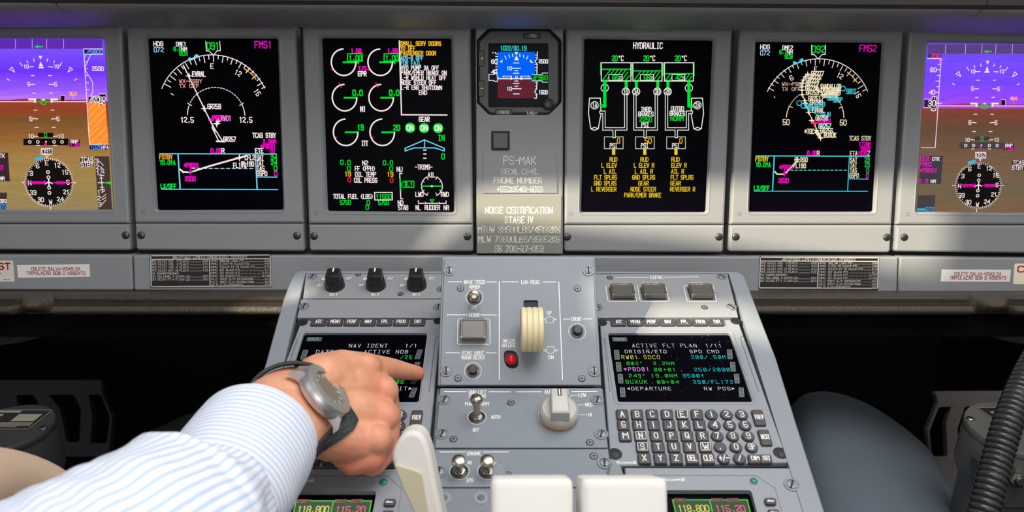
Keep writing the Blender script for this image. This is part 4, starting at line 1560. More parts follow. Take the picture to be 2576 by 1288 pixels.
# ================================================================== padded rail under the strips
LEA = bpy.data.materials.new('dark_leather')
LEA.use_nodes = True
_nt = LEA.node_tree
_b = _nt.nodes['Principled BSDF']
_b.inputs['Base Color'].default_value = rgb((68, 59, 50))
_b.inputs['Roughness'].default_value = 0.36
_b.inputs['Specular IOR Level'].default_value = 0.6
_tc = _nt.nodes.new('ShaderNodeTexCoord')
_vo = _nt.nodes.new('ShaderNodeTexVoronoi')
_vo.feature = 'DISTANCE_TO_EDGE'
_vo.inputs['Scale'].default_value = 800
_nz = _nt.nodes.new('ShaderNodeTexNoise')
_nz.inputs['Scale'].default_value = 900
_ad = _nt.nodes.new('ShaderNodeMath')
_ad.operation = 'ADD'
_bp = _nt.nodes.new('ShaderNodeBump')
_bp.inputs['Strength'].default_value = 0.9
_bp.inputs['Distance'].default_value = 0.0008
_nt.links.new(_tc.outputs['Object'], _vo.inputs['Vector'])
_nt.links.new(_tc.outputs['Object'], _nz.inputs['Vector'])
_nt.links.new(_vo.outputs['Distance'], _ad.inputs[0])
_nt.links.new(_nz.outputs['Fac'], _ad.inputs[1])
_nt.links.new(_ad.outputs[0], _bp.inputs['Height'])
_nt.links.new(_bp.outputs['Normal'], _b.inputs['Normal'])


def rail(x0, x1, grip, label, flip):
    """a padded bar with moulded lines along the top and a hand grip hollow"""
    d = 0.93
    top, bot = at((x0 + x1) / 2, 739, d).z, at((x0 + x1) / 2, 800, d - .03).z
    a, b = at(x0, 770, d).x, at(x1, 770, d).x
    ga, gb = at(grip[0], 770, d).x, at(grip[1], 770, d).x
    H = top - bot
    ox = (a + b) / 2
    T = thing('padded_rail', label, 'padded rail', (ox, CAM.y + d, bot), 'padded rails under the panel')
    m = MB()
    prof = []
    # (out toward the pilot, height fraction, groove)
    base = [(-.03, 1.0), (-.003, 1.0), (.004, .97), (.008, .80)]
    for k in range(5):
        f = .78 - k * .055
        base += [(.0095 + k * .0022, f), (.0080 + k * .0022, f - .012), (.0080 + k * .0022, f - .028), (.0100 + k * .0023, f - .040)]
    base += [(.0215, .46), (.0235, .36), (.0235, .24), (.021, .12), (.016, .04), (.006, 0), (-.03, 0)]
    xs = []
    n = 150
    for i in range(n + 1):
        xs.append(a + (b - a) * i / n)
    loops = []
    for x in xs:
        t = (x - ga) / (gb - ga)
        lp = []
        for o_, f in base:
            o2, f2 = o_, f
            if 0 < t < 1:
                # hollow with a raised thumb pad in the middle
                e = min(1, min(t, 1 - t) / .10)
                e = e * e * (3 - 2 * e)
                tt = t if not flip else 1 - t
                pad = max(0, 1 - abs((tt - .42) / .40) ** 2.2)
                if o_ > 0:
                    o2 = o_ * (1 - e) + e * (.003 + pad * .021 * sin(pi * min(1, max(0, (1 - f) * 1.05))) ** .8)
            lp.append((x - ox, -o2, f2 * H))
        loops.append(lp)
    m.loft(loops, LEA, cap0=True, cap1=True, smooth=True)
    m.build('pad', T, angle=60)
    m = MB()
    m.loft([[(x - ox, yy, zz) for yy, zz in ((.03, -.002), (.002, -.002), (.002, -.03), (.03, -.03))] for x in (a, b)], BLK, cap0=True, cap1=True)
    m.build('support_bar', T)
    return T


rail(-330, 735, (58, 152), 'dark leather padded rail under the left strip, sunlit near the console', False)
rail(1860, 2860, (2424, 2530), 'dark leather padded rail under the right strip beside the console', True)

# ================================================================== centre console frame
CON = thing('center_console', 'grey sloping centre console frame holding the control units', 'console', CDU)
m = MB(CDU)
fo = [(741, 682), (1868, 684), (1887, 734), (1951, 899), (2004, 1070), (2074, 1288), (2135, 1460), (500, 1460), (670, 910), (689, 840), (713, 755)]
outer = rp(m.ps(fo, .002), [.012, .012, .004, .002, .002, .002, .002, .002, .002, .002, .004], 6)
inner = rp(m.ps([(769, 691), (1832, 691), (2066, 1440), (590, 1440)], .001), .001, 2)
m.cutslab(outer, [inner], -.035, .003, .0014, FRAME)
m.build('side_frame', CON)
m = MB(CDU)
m.slab(outer, -.16, -.034, .001, FRAME, cap0=True)
m.build('console_body', CON)
m = MB(CDU)
m.add([(x, y, -.0045) for x, y in rp(m.ps([(769, 691), (1832, 691), (2075, 1460), (585, 1460)], -.004), .001, 2)], DARK)
m.build('floor_plate', CON)


# ------------------------------------------------------------------ modules of the sloping console
def rotary(m, u, v, r, material, hh):
    m.lathe((u, v), [(r, 0.0002), (r * 1.0, .002), (r * .95, .0085), (r * .86, .0105)], material, 36)
    # raised finger bar on top
    def bar(w, l0, l1, h, tw):
        return ([(u - w, v - l0), (u + w, v - l0), (u + w * tw, v + l1), (u - w * tw, v + l1)], h)
    lp = [bar(r * .76, r * .75, r * .75, .009, 1), bar(r * .72, r * .72, r * .72, hh * .6, 1), bar(r * .66, r * .66, r * .70, hh * .95, .98), bar(r * .60, r * .58, r * .62, hh, .98)]
    m.loft([(rp(a, r * .14, 3), h) for a, h in lp], material, smooth=False)


def irs():
    fr = CDU.at(935, 752)
    T = thing('selector_panel', 'grey panel with three black IRS rotary knobs left of the gear panel', 'control panel', fr)
    m = MB(fr, .0024)
    m.set(720, 650, .19409)
    lp = rp(m.ps([(258, 182), (2080, 186), (2080, 516), (216, 514)], .002), .001)
    m.slab(lp, -.004, .002, .0008, GREY)
    LT = WHITE
    for x, tx in ((612, 'IRS 1'), (1152, 'IRS 3'), (1686, 'IRS 2')):
        m.t(tx, x - 44, x + 44, 468, 28, LT, 6, prop=True)
        m.t('OFF', x - 205, x - 145, 348, 28, LT, 6, prop=True, lean=.2)
        m.t('ATT', x + 168, x + 228, 256, 28, LT, 6, prop=True, lean=.15)
        m.t('ALN', x - 150, x - 92, 262, 28, LT, 6, prop=True)
    m.build('face_plate', T)
    for x in (632, 1165, 1692):
        m = MB(fr)
        m.set(720, 650, .19409)
        u, v = m.p(x, 358, .002)
        rotary(m, u, v, .0108, BLACK, .021)
        m.seg((u, v + .0015), (u, v + .0062), .0015, .0212, WHITE)
        m.build('rotary_knob', T)
    for x, y in ((340, 240), (2010, 400)):
        m = MB(fr)
        m.set(720, 650, .19409)
        screw(m, *m.p(x, y, .002), .002, .0052, ring=True, slot='-', ang=1.4)
        m.build('fastener', T)
    for x, y in ((1482, 462), (935, 212)):
        m = MB(fr)
        m.set(720, 650, .19409)
        flush_screw(m, *m.p(x, y, .002), .0021, .0032)
        m.build('screw', T)


irs()


def blank():
    fr = CDU.at(935, 798)
    T = thing('blank_panel', 'plain grey filler panel between the IRS knobs and the left keyboard unit', 'filler panel', fr)
    m = MB(fr)
    m.set(720, 650, .19409)
    m.slab(rp(m.ps([(196, 528), (2080, 528), (2080, 768), (140, 768)], .002), .001), -.004, .002, .0006, GREY)
    m.build('face_plate', T)
    for x, y in ((232, 626), (1975, 632)):
        m = MB(fr)
        m.set(720, 650, .19409)
        screw(m, *m.p(x, y, .002), .002, .0056, ring=True, ang=1.5)
        m.build('fastener', T)


blank()
CLEAR = mat('smoked_clear_plastic', (224, 218, 204), .22, trans=.92, spec=.5)
SMOKE = mat('button_lens', (92, 88, 82), .3)


def guarded(T, fr, x, y, w, h, hh, k0, inner=SMOKE):
    """a square lit button with a clear cover; x, y centre of its foot in the current crop"""
    m = MB(fr)
    m.set(*k0)
    b = m.ps([(x - w, y - h), (x + w, y - h), (x + w, y + h), (x - w, y + h)], .002)
    c0 = ((b[0][0] + b[2][0]) / 2, (b[0][1] + b[2][1]) / 2)
    W, H = (b[1][0] - b[0][0]) / 2, abs(b[0][1] - b[2][1]) / 2
    q = lambda s, t=None: box2(c0[0] - W * s, c0[1] - H * (t or s), c0[0] + W * s, c0[1] + H * (t or s))
    m.slab(rp(q(1), .0012), .001, .0026, .0004, BLACK)
    m.slab(rp(q(.84), .0016), .002, hh - .0012, .0006, inner)
    o = m.build('push_button', T)
    m = MB(fr)
    a = rp(q(.97), .0022)
    m.loft([(a, .0040), (a, hh - .0007), (off(a, .0007), hh), (off(a, .0019), hh), (off(a, .0019), hh - .0012)], CLEAR, cap1=False)
    for sx in (-1, 1):
        for sy in (-1, 1):
            m.lathe((c0[0] + sx * W * .86, c0[1] + sy * H * .86), [(.0009, .0026), (.0009, hh + .0002)], mat('lens_pillar', (168, 158, 138), .3), 10)
    m.build('clear_cover', o)


def egpws():
    fr = CDU.at(1670, 790)
    K = (1480, 660, .17081)
    T = thing('warning_panel', 'grey EGPWS panel with three clear covered buttons right of the gear panel', 'control panel', fr)
    m = MB(fr, .0024)
    m.set(*K)
    m.slab(rp(m.ps([(100, 172), (2050, 166), (2210, 802), (120, 812)], .002), .001), -.004, .002, .0008, GREY)
    m.l([(400, 224), (890, 222)], WHITE, 12)
    m.l([(1120, 220), (1620, 214)], WHITE, 12)
    m.t('EGPWS', 918, 1098, 222, 44, WHITE, 9, prop=True)
    m.t('G/S WARN', 350, 565, 316, 26, WHITE, 5, prop=True)
    m.t('FLAP OVRD', 805, 1035, 314, 28, WHITE, 6, prop=True)
    m.t('TERRAIN', 1515, 1690, 312, 28, WHITE, 6, prop=True)
    for x0, x1, x2, x3 in ((255, 670, 715, 290), (722, 1135, 1192, 765), (1400, 1835, 1890, 1460)):
        q = m.ps([(x0, 338), (x1, 338), (x2, 578), (x3, 578)])
        lp = rp(q, .0018, 4)
        for a, b in zip(lp, lp[1:] + lp[:1]):
            m.seg(a, b, .0007, m.h, WHITE)
    m.build('face_plate', T)
    for x in (500, 965, 1660):
        guarded(T, fr, x, 462, 178, 92, .0085, K)
    for x, y in ((1965, 212), (2105, 660), (135, 662)):
        m = MB(fr)
        m.set(*K)
        screw(m, *m.p(x, y, .002), .002, .0056, ring=True, ang=2.2)
        m.build('fastener', T)
    for x, y in ((318, 226), (1710, 664)):
        m = MB(fr)
        m.set(*K)
        flush_screw(m, *m.p(x, y, .002), .0021, .0034)
        m.build('screw', T)


egpws()

# ------------------------------------------------------------------ keyboard display units
KR = []
for r, (y, names, xa, xb) in enumerate(((1041.1, 'A B C D E F', 1565.2, 1753.3), (1067.6, 'G H I J K L', 1568.5, 1759.8), (1095.2, 'M N O P Q R', 1572.8, 1767.0), (1123.0, 'S T U V W', 1616.3, 1774.4), (1151.7, 'X Y Z DEL CLR', 1621.0, 1781.5))):
    nn = names.split(' ')
    for i, c in enumerate(nn):
        KR.append((c, xa + (xb - xa) * i / (len(nn) - 1), y, False))
for y, names, xa, xb in ((1041.1, '1 2 3', 1790.2, 1866.3), (1067.6, '4 5 6', 1797.8, 1875.0), (1095.2, '7 8 9', 1805.0, 1882.6), (1123.0, '. 0 SP', 1812.4, 1891.3)):
    for i, c in enumerate(names.split(' ')):
        KR.append((c, xa + (xb - xa) * i / 2, y, True))
KR += [('+/-', 1820.7, 1151.7, True), ('/', 1860.9, 1151.7, True)]
DU = CDU.p(1016, 1041)[0] - CDU.p(1866.3, 1041)[0]
TAB = mat('touch_tab', (70, 82, 80), .4)
TABL = mat('touch_tab_line', (138, 156, 150), .5)
KW = mat('key_print', (240, 232, 224), .6)
CDG = mat('control_unit_paint', (140, 144, 149), .45, bump=.05, scale=900, var=.03)


def unit(label, du, draw):
    fr = CDU.at(1720, 1165)
    if du:
        fr = fr.moved(du)
    src = CDU.at(1720, 1165)           # photo spots are read off the right-hand unit
    T = thing('control_display_unit', label, 'flight computer unit', fr, 'keyboard display units in the console')
    m = MB(src, .0026)
    hh = .0025
    o = m.ps([(1509, 806), (1856, 804), (1984, 1163), (1537, 1172)], hh)
    outer = rp(o, .002)
    sc = m.ps([(1529.3, 838), (1836, 838), (1893.5, 1011.2), (1554.4, 1011.2)], hh)
    hole = rp(sc, .0025)
    m.cutslab(outer, [hole], -.004, hh, .0008, CDG)
    # soft raised rim round the glass
    m.loft([(off(hole, -.004), hh), (off(hole, -.0030), hh + .0007), (off(hole, -.0015), hh + .0007), (hole, hh - .001)], CDG, cap1=False)
    # side grooves
    for pts in ([(1878, 842), (1873, 852), (1880, 865), (1938, 998), (1936, 990), (1884, 858)], ):
        m.l([(1863, 852), (1865, 846), (1873, 846)], DARK, 1.1)
        m.l([(1863, 852), (1908, 985)], DARK, 1.1)
    m.l([(1514, 850), (1520, 854), (1534, 985)], DARK, 1.1)
    m.t('Honeywell', 1552, 1600, 1163, 6.4, WHITE, 1.6, prop=True)
    m.build('face_plate', T)
    # recessed corner notches with screws
    for x, y in ((1547, 1142), (1963, 1140), (1515, 812), (1850, 808)):
        m = MB(src)
        u, v = m.p(x, y, hh)
        r = .0062 if y > 1000 else .005
        m.lathe((u, v), [(r, hh + .0001), (r * .92, hh + .00015)], DARK, 20)
        m.lathe((u + r * .1, v - r * .25), [(r * .5, hh + .0002), (r * .44, hh + .0005)], BLACK, 16)
        m.build('corner_screw', T)
    m = MB(src, -.0002)
    m.add([(x, y, -.0004) for x, y in off(hole, -.0002)], GLASS)
    draw(m, src if not du else src)
    m.build('screen', T)
    for (x, y) in ((1551.8, 892), (1556.4, 922), (1561, 952), (1566.5, 986.5), (1836, 891), (1843.7, 922), (1853.7, 952), (1865.3, 986.5)):
        m = MB(src, .0006)
        m.slab(rp(m.ps([(x - 7.5, y - 12), (x + 5.5, y - 12), (x + 7.5, y + 12), (x - 5.5, y + 12)]), .0004), -.0003, .0005, .0002, TAB)
        q = rp(m.ps([(x - 6.7, y - 11.2), (x + 4.7, y - 11.2), (x + 6.7, y + 11.2), (x - 4.7, y + 11.2)]), .0003, 2)
        for a, b in zip(q, q[1:] + q[:1]):
            m.seg(a, b, .0003, m.h, TABL)
        m.l([(x - 3, y), (x + 3, y)], TABL, 1.2)
        m.build('line_key', T)
    m = MB(src, .0006)
    m.slab(rp(m.ps([(1539, 848), (1577, 848), (1578.5, 858), (1541, 858)]), .0006), -.0003, .0005, .0002, TAB)
    m.t('BACK', 1546, 1571, 853, 6, TABL, 1.1)
    m.build('back_key', T)
    kh = .0052

    def key(pts, tx, x, y, hp, w, rnd, box=False, wd=None):
        m = MB(src, kh + .0001)
        if rnd:
            u, v = m.p(x, y, kh)
            R = (m.p(x + 15.2, y, kh)[0] - u)
            m.lathe((u, v), [(R * 1.05, hh - .001), (R * 1.03, kh - .0008), (R * .96, kh - .0002), (R * .86, kh)], KEY, 26, smooth=False)
        else:
            lp = rp(m.ps(pts, kh), .0012)
            m.loft([(off(lp, -.0006), hh - .001), (off(lp, -.0004), kh - .0008), (lp, kh - .0002), (off(lp, .0007), kh)], KEY)
        if box:
            q = rp(m.ps([(x - 12.5, y - 10), (x + 12.5, y - 10), (x + 14, y + 9), (x - 10.5, y + 9)], kh), .0006, 2)
            for a, b in zip(q, q[1:] + q[:1]):
                m.seg(a, b, .00045, m.h, KW)
        m.t(tx, x - w / 2, x + w / 2, y, hp, KW, wd or hp * .17, prop=True, gap=.35)
        return m.build('key', T)

    for tx, x, y, rnd in KR:
        n = len(tx)
        w = {1: 8.5, 2: 15, 3: 22}[n]
        if tx in '.I1':
            w = 3.2
        if tx in 'MW':
            w = 11
        s = (y - 1041) * .0008 + 1
        key([(x - 15 * s, y - 11.5 * s), (x + 12.8 * s, y - 11.5 * s), (x + 15.8 * s, y + 11 * s), (x - 12 * s, y + 11 * s)], tx, x, y, 13.5, w, rnd, tx in 'ENSW' and n == 1 and not rnd)
    for tx, x, y in (('PREV', 1909.8, 1048.7), ('NEXT', 1925.5, 1098.5)):
        key([(x - 19, y - 18), (x + 7, y - 18), (x + 18, y + 19), (x - 8, y + 19)], tx, x, y, 10, 20, False, wd=2)
    key([(1882, 1143), (1910.6, 1143), (1914, 1163), (1886, 1163)], 'DIM', 1900, 1152, 10, 19, False, wd=2)
    key([(1911.6, 1143), (1939, 1143), (1943, 1163), (1915, 1163)], 'BRT', 1928.5, 1152, 10, 17, False, wd=2)
    for i, tx in enumerate(('ATC', 'MENU', 'PERF', 'NAV', 'FPL', 'PROG', 'DIR')):
        x = 1557 + i * 41.05
        key([(x - 20, 802.5), (x + 15, 802.5), (x + 18.5, 816.5), (x - 17.5, 816.5)], tx, x, 809, 7.6, {3: 15, 4: 22}[len(tx)], False, wd=1.6)
    return T


cSW, cSG, cSC, cSY, cSP = (196, 206, 204), (48, 208, 60), (34, 190, 196), (206, 208, 60), (226, 150, 226)


def scr_right(m, s):
    m.set(1480, 640, .50303)
    for tx, x0, x1, y, h, c in (('ACTIVE FLT PLAN', 220, 540, 456, 19, cSW), ('1/11', 587, 665, 456, 18, cSW), ('ORIGIN/ETD', 183, 390, 486, 17, cSW), ('SPD', 508, 566, 486, 17, cSW), ('CMD', 596, 652, 486, 17, cSW),
                                ('RW\u00d81 SDCO', 167, 357, 514, 20, cSY), ('2\u00d8\u00d8/.5\u00d8M', 515, 685, 514, 18, cSC), ('\u00d8\u00d82\u00b0', 193, 270, 545, 17, cSG), ('2.2NM', 325, 428, 545, 17, cSG),
                                ('*PBD\u00d81', 178, 303, 574, 20, cSP), ('\u00d8\u00d8+\u00d81', 330, 435, 576, 17, cSG), ('25\u00d8/2\u00d8\u00d8\u00d8', 530, 706, 576, 18, cSC), ('243\u00b0', 203, 285, 607, 17, cSG),
                                ('19.\u00d8NM', 315, 443, 607, 17, cSG), ('35\u00d8\u00d8^', 472, 578, 607, 17, cSC), ('BUXUK', 188, 293, 637, 20, cSG), ('\u00d8\u00d8+\u00d84', 345, 450, 638, 17, cSG), ('25\u00d8/FL172', 525, 722, 638, 18, cSC),
                                ('<DEPARTURE', 193, 412, 671, 17, cSW), ('RW POS>', 580, 732, 671, 17, cSW)):
        m.t(tx, x0, x1, y, h * .9, c, 2.9, serif=True, gap=.75)
    random.seed(9)
    sp = mat('dust', (190, 190, 180), .8)
    for i in range(42):
        x, y = random.uniform(230, 700), random.uniform(400, 720)
        m.disc(x, y, random.choice((.8, 1.0, 1.4)), sp, .0003, 6)


def scr_left(m, s):
    # the same glass, read off the left-hand unit: spots move by the spacing of the two units
    fr0 = m.fr
    m.fr = CDU.at(1720, 1165).moved(DU)
    m.set(680, 640, .50286)
    for tx, x0, x1, y, h, c in (('NAV IDENT', 395, 585, 457, 19, cSW), ('1/1', 677, 733, 457, 18, cSW), ('DATE', 230, 315, 487, 18, cSW), ('ACTIVE NDB', 470, 688, 487, 18, cSW), ('\u00d81', 203, 240, 515, 17, cSC), ('/25', 652, 708, 515, 19, cSG),
                                ('\u00d86', 630, 667, 638, 19, cSG), ('INIT>', 596, 708, 671, 19, cSW)):
        m.t(tx, x0, x1, y, h * .9, c, 2.9, serif=True, gap=.75)
    m.fr = fr0


unit('left keyboard display unit showing NAV IDENT, under the pointing hand', DU, scr_left)
unit('right keyboard display unit showing ACTIVE FLT PLAN', 0, scr_right)


# ------------------------------------------------------------------ radio units at the foot of the console
def radio(label, du):
    src = CDU.at(1790, 1300)
    fr = src.moved(du) if du else src
    K = (1640, 1170, .16304)
    T = thing('radio_unit', label, 'radio unit', fr, 'radio units at the foot of the console')
    m = MB(src, .0022)
    m.set(*K)
    a = m.ps([(-420, 38), (2160, 42), (2700, 1900), (-250, 1900)], .002)
    hole = rp(m.ps([(-270, 385), (1530, 385), (1800, 1400), (-150, 1400)], .002), .003)
    m.cutslab(rp(a, .001), [hole], -.004, .002, .0008, CDG)
    m.l([(-240, 190), (-195, 152), (1600, 160), (1900, 350), (2260, 1600)], mat('panel_groove', (88, 92, 96), .6), 7)
    m.t('Honeywell', 175, 500, 222, 42, WHITE, 11, prop=True)
    m.build('face_plate', T)
    m = MB(src, -.003)
    m.set(*K)
    m.add([(x, y, -.0032) for x, y in off(hole, -.0005)], GLASS)
    cg = (64, 92, 66)
    q = [(-40, 510), (1470, 510), (1700, 1400), (150, 1400)]
    q = [(310, 535), (1470, 535), (1620, 1100), (460, 1100)]
    q = [(-195, 535), (1470, 535), (1620, 1100), (-80, 1100)]
    m.poly([(320, 540), (1466, 540), (1590, 1040), (440, 1040)], (70, 92, 72), .0001)
    LG = (112, 200, 76)
    m.l([(318, 538), (1468, 538), (1530, 780), (1590, 1040)], LG, 17, dh=.0002)
    m.l([(318, 538), (440, 1040)], LG, 17, dh=.0002)
    m.l([(888, 538), (1010, 1040)], LG, 17, dh=.0002)
    m.rect(340, 515, 530, 575, (70, 92, 72), .0003)
    m.rect(915, 515, 1090, 575, (70, 92, 72), .0003)
    m.rect(1150, 515, 1335, 575, (70, 92, 72), .0003)
    m.t('COM1', 350, 515, 545, 46, (190, 96, 96), 9, dh=.0004)
    m.t('NAV1', 920, 1085, 542, 46, (190, 96, 96), 9, dh=.0004)
    m.t('AUTO', 1155, 1330, 542, 46, (190, 96, 96), 9, dh=.0004)
    m.t('118.800', 410, 875, 672, 96, (220, 214, 110), 17, gap=.3, dh=.0004)
    m.t('115.20', 990, 1430, 676, 96, (236, 110, 132), 17, gap=.3, dh=.0004)
    m.build('screen', T)
    m = MB(src)
    m.set(*K)
    u, v = m.p(1572, 250, .002)
    m.lathe((u, v), [(.0036, .002), (.0034, .0026), (.003, .0026)], ZINC, 20)
    m.dome((u, v), .0030, .0024, .0016, mat('green_lens', (20, 126, 96), .25))
    m.build('indicator_lamp', T)
    for x, y, tx in ((1830, 553, '1'), (1880, 730, '2')):
        m = MB(src, .0052)
        m.set(*K)
        lp = rp(m.ps([(x - 85, y - 50), (x + 75, y - 50), (x + 92, y + 40), (x - 62, y + 40)], .005), .0016)
        m.loft([(off(lp, -.0007), .001), (off(lp, -.0004), .0042), (lp, .0048), (off(lp, .0006), .005)], KEY)
        m.l([(x - 40, y), (x + 46, y)], KW, 20)
        m.l([(x - 40, y), (x - 20, y - 18)], KW, 12)
        m.build('key', T)
    for x, y in ((2155, 305),):
        m = MB(src)
        m.set(*K)
        screw(m, *m.p(x, y, .002), .002, .0064, ring=True, ang=1.1)
        m.build('fastener', T)
    return T


radio('left radio unit at the bottom, its green 118.800 display half under the cuff', DU)
radio('right radio unit with green 118.800 display beside the throttle levers', 0)


# ------------------------------------------------------------------ gear panel
def pushbtn(T, fr, k, x, y, r, name):
    m = MB(fr)
    m.set(*k)
    u, v = m.p(x, y, .003)
    su = m.sc(x, y)[0]
    R = r * su
    m.lathe((u, v), [(R * .72, .003), (R * .72, .0042), (R * .6, .0048), (R * .55, .0030)], STEEL, 28)
    m.lathe((u, v), [(R * .5, .003), (R * .5, .0085), (R * .42, .0095)], BLACK, 24)
    m.build(name, T)


def toggle(T, fr, k, x, y, L, rb, tilt, base_r, h0=.003):
    m = MB(fr)
    m.set(*k)
    u, v = m.p(x, y, h0)
    m.lathe((u, v), [(base_r, h0), (base_r, h0 + .0006), (base_r * .9, h0 + .001), (base_r * .8, h0 + .0004)], DSTEEL, 28, cap=True)
    nut = [(u + base_r * .72 * cos(i * pi / 3), v + base_r * .72 * sin(i * pi / 3)) for i in range(6)]
    m.slab(nut, h0, h0 + .0022, .0003, STEEL)
    m.lathe((u, v), [(base_r * .5, h0 + .0022), (base_r * .5, h0 + .0038), (base_r * .4, h0 + .004)], STEEL, 24)
    o = m.build('toggle_switch', T)
    m = MB(fr)
    Z = Vector((0, sin(tilt), cos(tilt)))
    X = Vector((1, 0, 0))
    Y = Z.cross(X)
    O = Vector((u, v, h0 + .003))
    pr = [(rb * .55, 0), (rb * .58, L * .45), (rb * .72, L * .62), (rb * .95, L * .76), (rb, L * .85), (rb * .93, L * .92), (rb * .7, L * .975), (rb * .35, L * .998), (rb * .03, L)]
    m.lathe(None, pr, mat('bat_nickel', (176, 166, 150), .28, metal=1.0), 26, ax=(O, X, Y, Z))
    m.build('bat_handle', o)
    return o


def ring_print(m, x, y, r, w, material=None, ry=None):
    u, v = m.p(x, y)
    su, sv = m.sc(x, y)
    n = 48
    R = r * su
    pts = [(u + R * cos(2 * pi * i / n), v + R * sin(2 * pi * i / n)) for i in range(n + 1)]
    for a, b in zip(pts, pts[1:]):
        m.seg(a, b, w * su, m.h, material or WHITE)


def gear():
    K = (1100, 640, .264)
    fr = GEAR
    T = thing('landing_gear_panel', 'blue grey LDG GEAR panel with cream wheel shaped lever', 'control panel', fr)
    # housing
    m = MB(fr)
    m.set(*K)
    o = m.ps([(48, 22), (1500, 22), (1562, 1252), (4, 1252)])
    lp = rp(o, .001)
    fl = (fr.u, fr.v, fr.n)
    bk = []
    for u, v in lp:
        hb = -.09 if v > .03 else -.004
        bk.append((u * .97, v - (.05 if v > .03 else 0), hb))
    m.loft([bk, [(x, y, 0) for x, y in lp], [(x, y, .0008) for x, y in off(lp, .0008)]], FRAME, cap0=True)
    m.build('housing', T)
    m = MB(fr, .0031)
    m.set(*K)
    face = rp(m.ps([(66, 42), (1486, 42), (1540, 1246), (26, 1246)], .003), .0008)
    slot = rp(m.ps([(822, 436), (960, 436), (962, 800), (818, 800)], .003), .002)
    rel = rp(m.ps([(632, 930), (668, 912), (735, 918), (770, 960), (776, 1060), (742, 1090), (680, 1084), (640, 1040)], .003), .004, 3)
    m.cutslab(face, [slot, rel], .0006, .003, .0005, BLUE)
    for hl in (slot, rel):
        m.add([(x, y, .0011) for x, y in off(hl, -.0004)], DARK)
    W = WHITE
    for a, b in (((105, 261), (232, 261)), ((472, 263), (562, 263)), ((620, 262), (768, 262)), ((1012, 263), (1128, 263)), ((94, 575), (284, 576)), ((415, 576), (562, 577)),
                 ((82, 937), (215, 938)), ((470, 938), (562, 938)), ((1203, 616), (1262, 616)), ((1392, 615), (1470, 614)), ((591, 262), (590, 1190)), ((1158, 262), (1193, 1190))):
        m.l([a, b], W, 8)
    for tx, x0, x1, y, h in (('NOSE STEER', 258, 455, 264, 34), ('ARMED', 307, 404, 308, 30), ('OFF', 328, 378, 508, 30), ('HORN', 307, 396, 576, 34), ('BTMS OVHT', 240, 442, 939, 34), ('WARN RESET', 232, 452, 981, 34),
                             ('LDG GEAR', 803, 972, 264, 34), ('DN LCK', 627, 738, 824, 30), ('RELEASE', 622, 744, 866, 30), ('UP', 1046, 1088, 557, 32), ('DN', 1060, 1105, 980, 32), ('EVENT', 1277, 1374, 616, 34)):
        m.t(tx, x0, x1, y, h, W, 5.5, prop=True, gap=.45)
    m.l([(1070, 588), (1010, 622), (1036, 624), (1036, 653), (1104, 653), (1104, 624), (1138, 624)], W, 5, close=True)
    m.l([(1080, 948), (1010, 910), (1046, 910), (1046, 880), (1112, 880), (1112, 910), (1148, 910)], W, 5, close=True)
    for x, y in ((355, 410), (340, 1110), (1333, 735)):
        ring_print(m, x, y, 82, 5)
    q = rp(m.ps([(198, 614), (500, 616), (504, 856), (190, 856)]), .0014, 4)
    for a, b in zip(q, q[1:] + q[:1]):
        m.seg(a, b, .0006, m.h, W)
    m.build('face_plate', T)
    for x, y in ((115, 155), (1440, 157), (85, 1110), (1495, 1110)):
        m = MB(fr)
        m.set(*K)
        screw(m, *m.p(x, y, .003), .003, .0056, ring=True, ang=1.6)
        m.build('fastener', T)
    for x, y in ((222, 324), (1336, 325), (198, 1180), (1378, 1182)):
        m = MB(fr)
        m.set(*K)
        flush_screw(m, *m.p(x, y, .003), .0031, .0034, ang=.1)
        m.build('screw', T)
    toggle(T, fr, K, 355, 412, .0150, .0052, -.30, .0066)
    pushbtn(T, fr, K, 340, 1110, 82, 'push_button')
    pushbtn(T, fr, K, 1333, 735, 82, 'push_button')
    guarded(T, fr, 347, 735, 126, 100, .0125, K, mat('horn_lens', (104, 99, 95), .3))
    m = MB(fr)
    m.set(*K)
    u, v = m.p(705, 1005, .004)
    m.lathe((u, v), [(.0052, .0012), (.0052, .005)], mat('dark_red_plastic', (96, 6, 12), .4), 24)
    m.dome((u, v + .0004), .0050, .005, .0042, mat('red_plastic', (206, 14, 30), .25))
    m.build('release_button', T)
    # lever: arm from the slot and wheel on its end, axle across the panel
    m = MB(fr)
    m.set(*K)
    u, v = m.p(895, 660, .02)
    m.slab(box2(u - .004, v - .006, u + .004, v + .006), -.004, .016, .001, STEEL)
    lev = m.build('gear_lever', T, 'steel arm with cream wheel shaped knob')
    m = MB(fr)
    m.set(*K)
    hc = .026
    u, v = m.p(905, 682, hc + .010)
    su, sv = m.sc(905, 722)
    Rw = .0205
    hw = .0103
    pr = [(.004, -hw)]
    for a in (0,):
        pr += [(Rw * .88, -hw), (Rw * .97, -hw * .94)]
    edges = [-hw * .94, -hw * .5, 0, hw * .5, hw * .94]
    for e0, e1 in zip(edges, edges[1:]):
        pr += [(Rw * .975, e0 + hw * .03), (Rw, e0 + hw * .10), (Rw, e1 - hw * .10), (Rw * .975, e1 - hw * .03), (Rw * .945, e1)]
    pr[-1] = (Rw * .97, hw * .94)
    pr += [(Rw * .88, hw), (.004, hw)]
    m.lathe(None, pr, CREAM, 56, ax=(Vector((u, v, hc)), Vector((0, 1, 0)), Vector((0, 0, 1)), Vector((1, 0, 0))))
    m.build('wheel_knob', lev)


gear()


